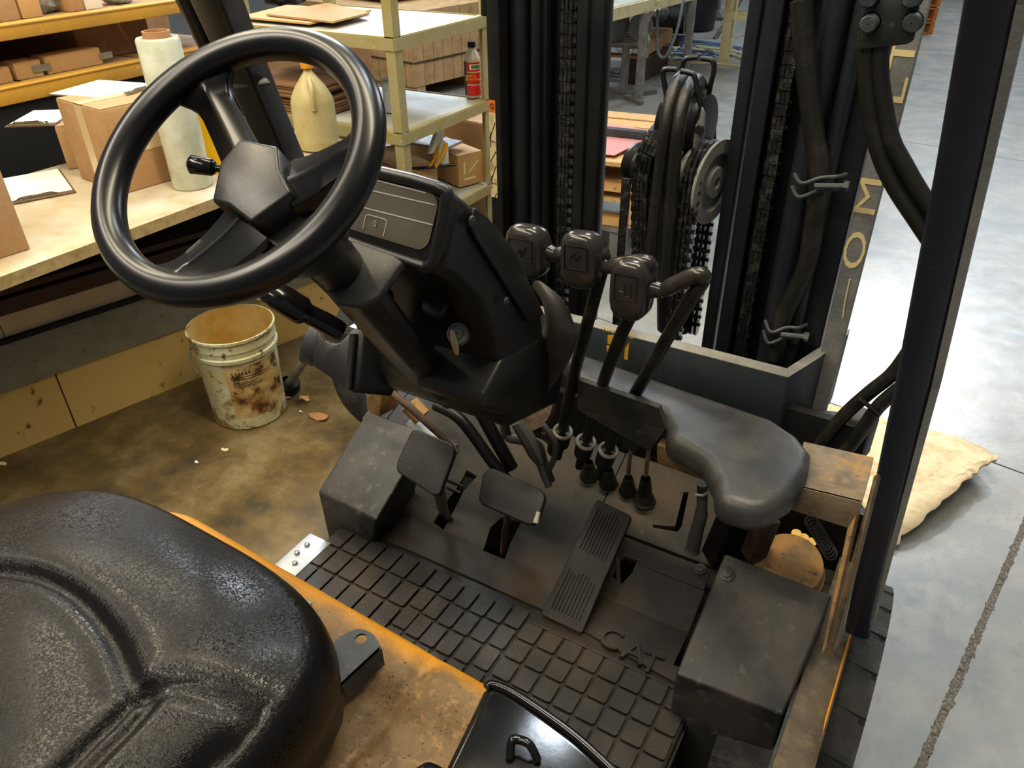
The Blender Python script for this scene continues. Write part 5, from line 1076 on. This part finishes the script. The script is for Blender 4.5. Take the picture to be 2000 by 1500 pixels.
# ---- fender shelf, frame rail, posts (right side)
sh=[V(p) for p in [(-0.1021,1.0683,0.9),(0.0007,1.08,0.9),(0.0026,1.036,0.9),(0.0035,0.9621,0.9),(-0.1011,0.9505,0.9),(-0.096,1.0083,0.9)]]
mk('fender_shelf',MB().prism(sh,(0,0,-.006)),G['yellow_rail'],FT,bev=.001)
lp_=[sh[3],sh[4]]; mk('fender_lip',MB().prism([lp_[0],lp_[1],lp_[1]+V((0,-.004,-.042)),lp_[0]+V((0,-.004,-.05))],(0,.005,0)),G['yellow_rail'],FT,bev=.001)
mk('frame_rail',MB().prism([V((-.016,.20,.612)),V((.038,.20,.612)),V((.052,1.22,.612)),V((.052,1.30,.60)),V((-.004,1.30,.612)),V((-.006,.80,.612))],(0,0,-.012)),G['rail_dirty'],FT,bev=.002)
mk('rail_skirt',MB().prism([V((.038,.20,.606)),V((.052,1.22,.606)),V((.052,1.22,.50)),V((.038,.20,.50))],(-.005,0,0)),G['truck_yellow'],FT)
mk('rail_flange',MB().prism([V((-.016,.20,.60)),V((-.010,.86,.60)),V((-.010,.86,.38)),V((-.016,.20,.38))],(.005,0,0)),G['steel_grey'],FT)
# upright yellow flanges beside the post
f1=[V(p) for p in [(0.0107,0.8851,0.938),(0.0064,0.8723,1.016),(0.0115,0.8712,1.0106),(0.0224,0.7884,0.7832),(0.0171,0.7783,0.7742)]]
mk('post_flange',MB().prism(f1,(.004,.01,.0)),G['yellow_rail'],FT,bev=.0008)
f1=[V(p) for p in [(-0.0047,0.8751,0.9187),(0.0004,0.8812,0.941),(0.0132,0.7931,0.7784),(0.0103,0.7826,0.7669)]]
mk('post_flange',MB().prism(f1,(.004,.012,.0)),G['rust_yellow'],FT,bev=.0008)
mk('filter_canister',MB().lathe([(.001,0),(.052,0),(.058,.008),(.060,.05),(.056,.052),(.056,.06),(.060,.062),(.058,.085),(.04,.092),(.001,.092)],V([(-0.0707,1.09,0.5711)][0]),(-.1,-.40,.9),36),G['rust_yellow'],FT,smooth=30)
fo=V([(-0.0709,0.9342,0.774)][0])
for k in range(3): mk('fitting',MB().lathe([(.009,0),(.009,.03)],V([(-0.0836,1.14,0.6274)][0])+V((.014*k,0,-.004*k)),(0,-.3,1),10,cap=True),G['brass'],FT,smooth=40)
for k in range(11):
    p=V([(-0.06,1.06,0.7524)][0]).lerp(V([(-0.0192,1.05,0.7106)][0]),k/10); mk('conduit_ring',MB().loft([[p+V((math.cos(a)*(.010+.0015*math.cos(b)),math.sin(a)*.006,math.sin(a)*(.010+.0015*math.cos(b))+.0015*math.sin(b))) for b in(0,2.1,4.2)] for a in [2*PI*i/12 for i in range(12)]],closed=True),G['cable_grey'],FT)
mk('side_column',MB().tube([(-0.1274,1.05,0.7411),(-0.1384,1.05,0.6443)],.022,4),G['rust_brown'],FT)
mk('side_column',MB().tube([(-0.1802,1.06,0.7208),(-0.2004,1.06,0.5973)],.03,4),G['steel_black'],FT)
mk('engine_bay_wall',MB().bx(-.20,.03,1.16,1.18,.36,.72),G['steel_black'],FT)
# overhead guard posts
pb_=V([(0.0506,0.985,0.6275)][0])
def post(name,cl,w,d,m_='steel_black'):
    rings=[]
    for i,p in enumerate(cl):
        p=V(p); t=(V(cl[min(i+1,len(cl)-1)])-V(cl[max(i-1,0)])).normalized(); fx=V((1,0,0)); fy=t.cross(fx).normalized(); fx=fy.cross(t)
        rings.append([p+fx*a*w/2+fy*b*d/2 for a,b in((-1,-1),(1,-1),(1,1),(-1,1))])
    return mk(name,MB().loft(rings),G[m_],FT,bev=.007,seg=3)
post('guard_post',[[(0.0535,1,0.6132)][0],[(0.0185,0.9,1.1358)][0],[(-0.0023,0.8,1.4267)][0],[(-0.0136,0.74,1.5672)][0],[(-0.026,0.62,1.7514)][0]],.038,.028,'post_veil_blue')
mk('post_edge_strip',MB().loft([[V(p),V(q),V(q)+V((.001,.02,0)),V(p)+V((.001,.02,0))] for p,q in zip([(0.064,0.98,0.6619)]+[(0.0363,0.88,1.1531)]+[(0.014,0.78,1.4346)]+[(0.0018,0.72,1.5702)]+[(-0.0127,0.6,1.7468)],[(0.0706,0.98,0.6659)]+[(0.0442,0.88,1.1556)]+[(0.0216,0.78,1.4357)]+[(0.0101,0.72,1.5706)]+[(-0.0039,0.6,1.7458)])]),G['rail_grey'],FT)
post('guard_post',[[(-1.1638,1.14,1.0154)][0],[(-1.0785,0.99,1.2624)][0],[(-1.0325,0.9,1.4384)][0],[(-0.9865,0.84,1.5157)][0],[(-0.9005,0.74,1.6255)][0]],.058,.05)
mk('post_tube',MB().tube([[(-1.1357,0.97,1.3187)][0],[(-1.0804,0.88,1.4566)][0],[(-1.0361,0.82,1.5451)][0]],.0165,14),G['steel_black'],FT,smooth=60)
ms=V([(-1.0622,0.9,1.386)][0]); mk('mirror_bracket',MB().prism([V(p) for p in [(-1.0743,0.9,1.3928),(-1.0298,0.9,1.3929),(-1.019,0.9,1.3821),(-1.082,0.9,1.3681)]],(.02,.03,0)),G['dusty_plastic'],FT,bev=.004)
# ---- tires
def tire(name,c,R_,w,axis=(1,0,0)):
    c=V(c); t=mk(name,MB().lathe([(R_*.55,-w*.45),(R_*.9,-w*.5),(R_*.98,-w*.44),(R_,-w*.3),(R_,w*.3),(R_*.98,w*.44),(R_*.9,w*.5),(R_*.55,w*.45)],c,axis,72),G['tire_rubber'],FT,smooth=30)
    mk('wheel_disc',MB().lathe([(.001,-w*.3),(R_*.56,-w*.4),(R_*.56,w*.4),(R_*.3,w*.2),(.001,w*.25)],c,axis,40),G['truck_yellow'],t,smooth=30)
    for k in range(26):
        a=2*PI*k/26; d_=V((0,math.cos(a),math.sin(a))); s_=V((0,-math.sin(a),math.cos(a)))
        for sg in(-1,1): mk('tread_lug',MB().prism([c+d_*R_*.985+s_*(-.032)+V((sg*.004,0,0)),c+d_*R_*.985+s_*.030+V((sg*.004,0,0)),c+d_*R_*.965+s_*.036+V((sg*w*.49,0,0)),c+d_*R_*.965+s_*(-.026)+V((sg*w*.49,0,0))],d_*.007),G['tire_rubber'],t)
    return t
tire('front_tire',(.0,1.02,.292),.31,.20)
tire('front_tire',(-1.02,1.25,.30),.31,.14)
# ---- mast
def vbar(name,poly,z0,z1,m_='steel_black',parent=FT,bev=.003):
    return mk(name,MB().prism([V((x,y,z0)) for x,y in poly],(0,0,z1-z0)),G[m_],parent,bev=bev,seg=2)
MY=1.45
def mx(px,py=100,y=MY): return px
XL=[[(-0.886,1.45,1.3605),(-0.8566,1.45,1.3627),(-0.8088,1.45,1.3662),(-0.7715,1.45,1.369),(-0.7486,1.45,1.3707),(-0.7215,1.45,1.3727),(-0.7126,1.45,1.3733),(-0.641,1.45,1.3786)][i][0] for i in range(8)]
ZB,ZTOP=.12,2.6
vbar('mast_channel',[(XL[0],1.40),(XL[1],1.40),(XL[1],1.44),(XL[2]-.01,1.49),(XL[2]-.01,1.53),(XL[0],1.53)],ZB,ZTOP)
mk('mast_tube',MB().tube([((XL[1]+XL[2])/2,1.45,ZB),((XL[1]+XL[2])/2,1.45,ZTOP)],(XL[2]-XL[1])/2,24),G['steel_black'],FT,smooth=60)
vbar('mast_channel',[(XL[2],1.44),(XL[3],1.44),(XL[3],1.50),(XL[2],1.50)],ZB,ZTOP)
mk('mast_tube',MB().tube([((XL[2]+XL[3])/2,1.432,ZB),((XL[2]+XL[3])/2,1.432,ZTOP)],.011,12),G['steel_black'],FT,smooth=60)
vbar('mast_web',[(XL[3],1.50),(XL[6],1.50),(XL[6],1.52),(XL[3],1.52)],ZB,ZTOP)
vbar('mast_channel',[(XL[6],1.45),(XL[6]+.012,1.43),(XL[7]-.006,1.43),(XL[7],1.44),(XL[7],1.462),(XL[6],1.462)],ZB,ZTOP)
vbar('mast_rib',[(XL[6]+.028,1.422),(XL[6]+.038,1.422),(XL[6]+.038,1.432),(XL[6]+.028,1.432)],ZB,ZTOP)
# leaf chain left
def chain(path,w,parent,rows=3,pitch=.019,lk='chain_link'):
    P=dense([V(p) for p in path],8); L_=0; s=[0]
    for a,b in zip(P[:-1],P[1:]): L_+=(b-a).length; s.append(L_)
    def at(q):
        for i in range(len(s)-1):
            if s[i+1]>=q: t=(q-s[i])/max(1e-6,s[i+1]-s[i]); return P[i].lerp(P[i+1],t),(P[i+1]-P[i]).normalized()
        return P[-1],(P[-1]-P[-2]).normalized()
    n=int(L_/pitch); proto={}
    for i in range(n):
        p,t=at((i+.5)*pitch); fx=V((1,0,0)); fx=(fx-t*fx.dot(t)).normalized(); fn_=fx.cross(t)
        R=Matrix((fx,fn_,t)).transposed()
        key=i%2
        if key not in proto:
            m=MB(); k=rows; ww=w*(.90 if key else 1)
            for j in range(k):
                xx=-ww/2+ww*(j+.5)/k
                pl=[V((xx-.0036,math.cos(a)*.0120,math.sin(a)*.0098+zz)) for zz,rg_ in((pitch*.42,(0,.8,1.57,2.35,3.14)),(-pitch*.42,(3.14,3.93,4.71,5.5,6.28))) for a in rg_]
                m.prism(pl,(.0068,0,0))
            m.lathe([(.0045,-w/2-.003),(.0045,w/2+.003)],(0,0,pitch*.42),(1,0,0),8,cap=True)
            for xx in(w/2+.0012,):
                m.loft([[V((xx+.0016*math.sin(b),math.cos(a)*(.0078+.0016*math.cos(b)),pitch*.42+math.sin(a)*(.0078+.0016*math.cos(b)))) for b in(0,2.1,4.2)] for a in [2*PI*i/12 for i in range(12)]],closed=True)
            ob=mk(lk,m,G['grease_chain'],parent); proto[key]=ob
            ofs=ob.location+wloc(parent); ob['_o']=0
            proto[(key,'o')]=ofs
            tgt=ob
        else:
            tgt=proto[key].copy(); C.objects.link(tgt); tgt.parent=parent
        tgt.rotation_mode='QUATERNION'; tgt.rotation_quaternion=R.to_quaternion(); tgt.location=p+R@proto[(key,'o')]-wloc(parent)
        if '_o' in tgt: del tgt['_o']
def chain_root(name,m): return m
ca=(XL[4]+XL[5])/2
c0=mk('lift_chain',MB().bx(ca-.012,ca+.012,1.455,1.462,ZB+.3,ZTOP),G['grease_chain'],FT)
chain([(ca,1.445,.75),(ca,1.445,1.2),(ca,1.445,1.66)],.026,c0,3,.0215)
mk('mast_stop',MB().bx(XL[0]-.012,XL[0]+.004,1.40,1.45,[(-0.8608,1.4,1.4314)][0][2],ZTOP),G['steel_black'],FT,bev=.003)
# rougher strip left of chain (perforated greasy rail)
vbar('mast_rail',[(XL[3]+.004,1.47),(XL[4],1.47),(XL[4],1.49),(XL[3]+.004,1.49)],ZB,ZTOP)
# decal on the outer left flange
dz=[[(-0.8525,1.399,1.2749),(-0.8531,1.399,1.2504),(-0.8578,1.399,1.068)][i][2] for i in range(3)]
dec=mk('decal',MB().bx(XL[0]+.0015,XL[1]-.012,1.3985,1.3993,dz[2],dz[1]),G['decal_cream'],FT)
mk('decal',MB().bx(XL[0]+.0015,XL[1]-.012,1.3985,1.3993,dz[1],dz[0]),G['letter_orange'],FT)
for k in range(2):
    zc=dz[1]-(dz[1]-dz[2])*(.30+.5*k); x0,x1=XL[0]+.002,XL[1]-.013
    m=MB()
    for a,b in(((x1,zc+.035),(x0,zc)),((x0+.002,zc+.012),(x0+.002,zc-.018)),((x0,zc-.004),(x1,zc-.006)),((x0,zc-.05),(x1,zc-.026))):
        a=V((a[0],1.3983,a[1])); b=V((b[0],1.3983,b[1])); s_=(b-a).cross(V((0,1,0))).normalized()*.0009; m.prism([a-s_,a+s_,b+s_,b-s_],(0,-.0003,0))
    mk('decal_line',m,G['print_dark'],FT)
text('lettering','G',((XL[0]+XL[1])/2-.005,1.3980,(dz[0]+dz[1])/2),(1,0,0),(0,0,1),.016,G['print_dark'],FT)
# right channel group
XR=[[(-0.3857,1.45,1.3975),(-0.3626,1.45,1.3992),(-0.3556,1.45,1.3997),(-0.3262,1.45,1.4019),(-0.3049,1.45,1.4034),(-0.2674,1.45,1.4062),(-0.2592,1.45,1.4068),(-0.2269,1.45,1.4092),(-0.148,1.45,1.415),(-0.1435,1.45,1.4154),(-0.1073,1.45,1.418)][i][0] for i in range(11)]
vbar('mast_channel',[(XR[0],1.44),(XR[1],1.44),(XR[1],1.50),(XR[0],1.50)],ZB,ZTOP,'mast_veil_blue')
vbar('mast_channel',[(XR[2],1.44),(XR[3],1.44),(XR[3],1.50),(XR[2],1.50)],ZB,ZTOP,'mast_veil_blue')
vbar('mast_web',[(XR[3]-.002,1.50),(XR[8],1.50),(XR[8],1.515),(XR[3]-.002,1.515)],ZB,ZTOP,'mast_veil_blue')
vbar('mast_channel',[(XR[8]-.05,1.42),(XR[8],1.42),(XR[8],1.50),(XR[8]-.05,1.50)],ZB,ZTOP,'mast_veil_blue')
fl_=vbar('mast_flange',[(XR[9],1.41),(XR[10],1.41),(XR[10],1.43),(XR[9],1.43)],ZB,ZTOP,'rail_grey')
ca=(XR[3]+XR[4])/2+.003
c1_=mk('lift_chain',MB().bx(ca-.010,ca+.010,1.462,1.468,ZB+.3,ZTOP),G['grease_chain'],FT)
chain([(ca,1.455,.75),(ca,1.455,1.2),(ca,1.455,1.66)],.024,c1_,3,.0215)
hx=[[(-0.2879,1.38,1.4901),(-0.2687,1.38,1.4169),(-0.2333,1.38,1.3001),(-0.2104,1.38,1.2344),(-0.2025,1.38,1.1725),(-0.198,1.38,1.0571),(-0.2199,1.38,0.946),(-0.2188,1.38,0.8547)][i] for i in range(8)]
mk('hydraulic_hose',MB().tube(dense(hx,6),.017,14),G['hose_rubber'],FT,smooth=60)
mk('lift_cylinder',MB().tube([V((XR[7]-.012,1.42,ZB)),V((XR[7]-.012,1.42,ZTOP))],.024,20),G['mast_veil_blue'],FT,smooth=60)
mk('oil_pipe',MB().tube([V((XR[7]+.03,1.40,ZB)),V((XR[7]+.03,1.40,ZTOP))],.013,14),G['mast_veil_blue'],FT,smooth=60)
for py in(345,635):
    a=V([(-0.2286,1.36,1.2197)][0]) if py==345 else V([(-0.2315,1.36,0.9302)][0])
    b=V([(-0.1768,1.36,1.232)][0]) if py==345 else V([(-0.1858,1.36,0.9424)][0])
    cl=mk('hose_clamp',MB().tube(dense([a+V((-.02,.02,0)),a+V((0,-.012,-.004)),a.lerp(b,.5),b,b+V((.01,.02,0))],4),.0035,6).tube(dense([a+V((-.02,.02,-.022)),a+V((0,-.012,-.028)),a.lerp(b,.5)+V((0,0,-.022)),b+V((0,0,-.022)),b+V((.01,.02,-.02))],4),.0035,6),G['steel_grey'],FT,smooth=60)
    mk('clamp_bolt',MB().tube([a.lerp(b,.4)+V((0,-.008,-.011)),b+V((.018,-.008,-.011))],.005,8).tube([b+V((.014,-.008,-.011)),b+V((.022,-.008,-.011))],.009,6),G['steel_grey'],cl)
# painted letters up the outer flange
for ch,p,s_ in zip(('T','L','I','M','O'),[(-0.1182,1.408,1.42),(-0.1221,1.408,1.3628),(-0.1209,1.408,1.3128),(-0.123,1.408,1.1908),(-0.1152,1.408,1.0917)],(.075,.08,.07,.08,.08)):
    text('lettering',ch,V(((XR[9]+XR[10])/2,1.4088,p[2])),(0,0,1),(-1,0,0),.050,G['letter_orange'] if ch=='I' else G['letter_cream'],fl_,sx=1.9)
mk('scratch',MB().tube([V(p)+V((0,-.001,0)) for p in [(-0.1234,1.409,1.0365),(-0.1224,1.409,0.9898),(-0.1194,1.409,0.9584)]],.0014,5),G['letter_cream'],fl_)
# bracket plate with bolts and the two hoses
bpP=[V(p) for p in [(-0.1829,1.25,1.5337),(-0.1124,1.25,1.5362),(-0.1051,1.25,1.4875),(-0.1039,1.25,1.4622),(-0.1116,1.25,1.4571),(-0.1714,1.25,1.4455),(-0.175,1.25,1.4493),(-0.1771,1.25,1.4834)]]
bpl=mk('mast_bracket_plate',MB().prism(bpP,(0,.012,0)),G['cover_black'],FT,bev=.002)
for p in [(-0.1633,1.25,1.4816),(-0.1104,1.25,1.486),(-0.1703,1.25,1.5125),(-0.1176,1.25,1.5148)]:
    mk('bolt',MB().lathe([(.001,.018),(.010,.018),(.012,.014),(.012,.0),(.014,0),(.014,-.001)],V(p),(0,-1,0),14),G['steel_grey'],bpl,smooth=40)
h1=[(-0.1703,1.27,1.4681),(-0.1585,1.27,1.4215),(-0.1435,1.27,1.3734),(-0.1169,1.27,1.3097),(-0.0837,1.27,1.2602),(-0.0395,1.27,1.2115),(-0.0002,1.27,1.1694)]
h2=[(-0.1489,1.27,1.4695),(-0.1409,1.27,1.4229),(-0.1273,1.27,1.3822),(-0.1031,1.27,1.3266),(-0.0772,1.27,1.2923),(-0.0424,1.27,1.2511),(0.0049,1.27,1.2035)]
for h_ in(h1,h2): mk('hydraulic_hose',MB().tube(dense(h_,6),.0128,14),G['hose_rubber'],FT,smooth=60)
h3=[(0.0101,1.3,0.9994),(-0.0091,1.3,0.9297),(-0.0357,1.3,0.8816),(-0.0603,1.3,0.8342),(-0.0812,1.3,0.7825),(-0.0957,1.3,0.7382)]
h4=[(0.0314,1.29,0.9508),(0.0004,1.29,0.8959),(-0.0166,1.29,0.8608),(-0.0283,1.29,0.8173),(-0.0405,1.29,0.7718),(-0.0545,1.29,0.73)]
for h_ in(h3,h4): mk('hydraulic_hose',MB().tube(dense(h_,6),.0125,14),G['hose_rubber'],FT,smooth=60)
zt_=[(-0.0511,1.275,0.877),(-0.0282,1.275,0.866),(-0.0113,1.275,0.8552)]; mk('cable_tie',MB().tube([V(p) for p in zt_],.0042,6),G['hose_rubber'],FT)
# crossmember and base plate round the right channel
cmP=[V(p) for p in [(-0.6506,1.3,0.893),(-0.1727,1.3,0.8715)]]
zt1,zt2=cmP[0].z,cmP[1].z; zc=(zt1+zt2)/2
xr=[(-0.1723,1.2879,0.875),(-0.1344,1.3777,0.875),(-0.1136,1.5028,0.875)][0]
A1,B1,C1=[V(p) for p in [(-0.1748,1.2866,0.875),(-0.1406,1.385,0.875),(-0.1109,1.5042,0.875)]]
Lx=V((-.95,A1.y+.02,.875))
cmm=MB().prism([V((-.90,A1.y,.875)),A1,B1,C1,C1+V((0,.03,0)),B1+V((-.01,.035,0)),A1+V((-.01,.03,0)),V((-.90,A1.y+.03,.875))],(0,0,-.17))
mk('mast_crossmember',cmm,G['beam_veil_slate'],FT,bev=.003)
mk('crossmember_top',MB().prism([V((-.90,A1.y-.001,.8755)),A1+V((0,-.001,.0005)),A1+V((-.01,.029,.0005)),V((-.90,A1.y+.029,.8755))],(0,0,.0015)),G['rail_grey'],FT)
mk('crossmember_top',MB().prism([A1+V((0,0,.0005)),B1+V((0,0,.0005)),C1+V((0,0,.0005)),C1+V((0,.03,.0005)),B1+V((-.01,.035,.0005)),A1+V((-.01,.03,.0005))],(0,0,.0015)),G['rail_grey'],FT)
wy=V([(-0.5054,1.255,0.8702)][0])
y_=A1.y-.0015
m=MB().prism([V(p) for p in [(-0.5276,1.255,0.8842),(-0.5045,1.255,0.8906),(-0.5054,1.255,0.8702),(-0.5245,1.255,0.8697)]],(0,-.001,0)).prism([V(p) for p in [(-0.5274,1.255,0.8605),(-0.5127,1.255,0.861),(-0.5137,1.255,0.8402),(-0.5247,1.255,0.8333)]],(0,-.001,0)).prism([V(p) for p in [(-0.4804,1.255,0.8773),(-0.4802,1.255,0.844),(-0.4877,1.255,0.8393),(-0.4877,1.255,0.8705)]],(0,-.001,0))
YD=A1.y-1.255
P_=[[V(p) for p in L_] for L_ in ([(-0.5223,1.245,0.8906),(-0.5005,1.245,0.8966),(-0.5031,1.245,0.8689),(-0.5213,1.245,0.8732)],[(-0.5233,1.245,0.8679),(-0.5075,1.245,0.8665),(-0.5119,1.245,0.8472),(-0.5192,1.245,0.8378)],[(-0.4759,1.245,0.8883),(-0.4761,1.245,0.8469),(-0.4839,1.245,0.847),(-0.4834,1.245,0.8721)])]
stk=mk('warning_sticker',MB().prism(P_[0],(0,-.001,0)).prism(P_[1],(0,-.001,0)).prism(P_[2],(0,-.001,0)),G['sticker_yellow'],FT)
text('lettering','WARNING',V([(-0.5012,1.243,0.9032)][0]),(1,0,0),(0,0,1),.014,G['sticker_yellow'],FT)
mk('tilt_bracket',MB().box(V([(-0.082,1.36,0.7284)][0]),(.10,.08,.07),Matrix.Rotation(.3,3,'Z')),G['steel_grey'],FT,bev=.01)
mk('tilt_bracket',MB().box(V([(-0.0372,1.34,0.758)][0]),(.05,.06,.10),Matrix.Rotation(-.2,3,'Z')),G['cover_black'],FT,bev=.012)
# ---- centre cylinder with chain sheaves and hose guide
mk('centre_cylinder',MB().tube([V([(-0.4669,1.5,0.7996)][0]),V([(-0.5071,1.5,1.1989)][0])],.040,24),G['steel_black'],FT,smooth=60)
cw=V([(-0.4079,1.44,1.1638)][0])
shv=mk('chain_sheave',MB().lathe([(.001,-.055),(.048,-.055),(.062,-.045),(.066,-.04),(.066,-.035),(.055,-.03),(.055,-.004),(.080,.002),(.081,.008),(.056,.009),(.053,.001),(.031,.001),(.029,.010),(.012,.011),(.011,.003),(.001,.003)],cw,(.97,-.20,-.03),40),G['rail_grey'],FT,smooth=30)
cw2=cw+V((-.13,.02,.0)); mk('chain_sheave',MB().lathe([(.001,-.05),(.040,-.05),(.044,-.04),(.036,-.03),(.036,0),(.044,.005),(.044,.012),(.001,.012)],cw2,(.93,-.28,-.05),32),G['steel_black'],FT,smooth=30)
def arc(c,r,x,z0): 
    return [V((x,c.y-r,z0)),V((x,c.y-r,(z0+c.z)/2))]+[V((x,c.y-r*math.cos(a),c.z+r*math.sin(a))) for a in [PI*k/8 for k in range(9)]]+[V((x,c.y+r,(z0+c.z)/2)),V((x,c.y+r,z0))]
c2_=mk('lift_chain',MB().bx(cw.x-.042,cw.x-.020,cw.y-.05,cw.y-.044,.7,cw.z),G['grease_chain'],FT)
chain(arc(cw,.062,cw.x-.031,.80),.030,c2_,3,.0195)
c3_=mk('lift_chain',MB().bx(cw2.x-.032,cw2.x-.014,cw.y-.06,cw.y-.054,.7,cw.z),G['grease_chain'],FT)
lc_=[(-0.5303,1.4,0.977),(-0.5404,1.4,1.0759),(-0.5447,1.4,1.1696),(-0.5324,1.4,1.226)]
chain([V(p) for p in lc_]+[V(lc_[-1])+V((.005,.05,.02)),V(lc_[-1])+V((.005,.10,-.02))],.034,c3_,4,.0195)
for P_ in ([(-0.4863,1.36,0.9572),(-0.4883,1.36,1.099),(-0.4854,1.36,1.1996),(-0.4828,1.36,1.2748)]+[(-0.4852,1.38,1.3195)]+[(-0.4881,1.42,1.3442)]+[(-0.4916,1.48,1.3402)]+[(-0.4924,1.55,1.3036)]+[(-0.4877,1.59,1.2412)]+[(-0.4733,1.6,1.1345)],
           [(-0.454,1.36,0.9648),(-0.4575,1.36,1.1046),(-0.4597,1.36,1.2034),(-0.4589,1.36,1.2777)]+[(-0.4619,1.38,1.3175)]+[(-0.466,1.42,1.3374)]+[(-0.4722,1.48,1.3365)]+[(-0.4768,1.55,1.2955)]+[(-0.4715,1.59,1.2328)]+[(-0.4601,1.6,1.1364)]):
    mk('hydraulic_hose',MB().tube(dense([V(p) for p in P_],5),.0125,14),G['hose_rubber'],FT,smooth=60)
hub_=mk('hose_sheave',MB().lathe([(.001,-.03),(.052,-.03),(.058,-.028),(.048,-.01),(.058,.01),(.058,.014),(.048,.03),(.058,.05),(.052,.052),(.001,.052)],V([(-0.4919,1.47,1.2578)][0]),(1,-.1,0),36),G['steel_black'],FT,smooth=30)
def wire(P_): return mk('hose_guard',MB().tube(dense([V(p) for p in P_],5),.0052,8),G['steel_black'],FT,smooth=60)
wire([(-0.5076,1.42,1.3136),(-0.5152,1.42,1.34),(-0.5188,1.42,1.3557),(-0.5144,1.42,1.3613),(-0.5028,1.42,1.3632),(-0.4931,1.42,1.3631)])
wire([(-0.4335,1.4,1.3075),(-0.4447,1.4,1.3372),(-0.4531,1.4,1.3597),(-0.4639,1.4,1.3639),(-0.4783,1.4,1.3653)])
wire([(-0.5192,1.52,1.3399),(-0.5159,1.52,1.3569),(-0.5096,1.52,1.3638),(-0.4997,1.52,1.3664),(-0.4879,1.52,1.3683)])
wire([(-0.4817,1.52,1.3669),(-0.4636,1.52,1.3656),(-0.4569,1.52,1.3598),(-0.455,1.52,1.3454),(-0.4579,1.52,1.3221),(-0.4605,1.52,1.2792)])
ga=[V(p) for p in [(-0.4211,1.36,1.3173),(-0.414,1.36,1.305),(-0.4118,1.36,1.2727),(-0.4162,1.36,1.2468),(-0.4293,1.36,1.2451),(-0.4284,1.36,1.2858),(-0.4224,1.36,1.298)]]
gd=mk('guard_plate',MB().prism(ga,(0,.008,0)),G['worn_steel'],FT,bev=.001)
mk('plate_nut',MB().lathe([(.001,.006),(.009,.006),(.009,-.001)],V([(-0.4193,1.36,1.2798)][0]),(0,-1,0),6),G['steel_black'],gd)
mk('sheave_block',MB().box(V([(-0.4855,1.48,1.1661)][0]),(.15,.06,.12)),G['steel_black'],FT,bev=.006)
gb=[(-0.4763,1.4,1.2286),(-0.4726,1.4,1.2224),(-0.4594,1.4,1.2213)]; mk('shackle',MB().tube([V(p) for p in gb],.004,6),G['print_light'],FT)
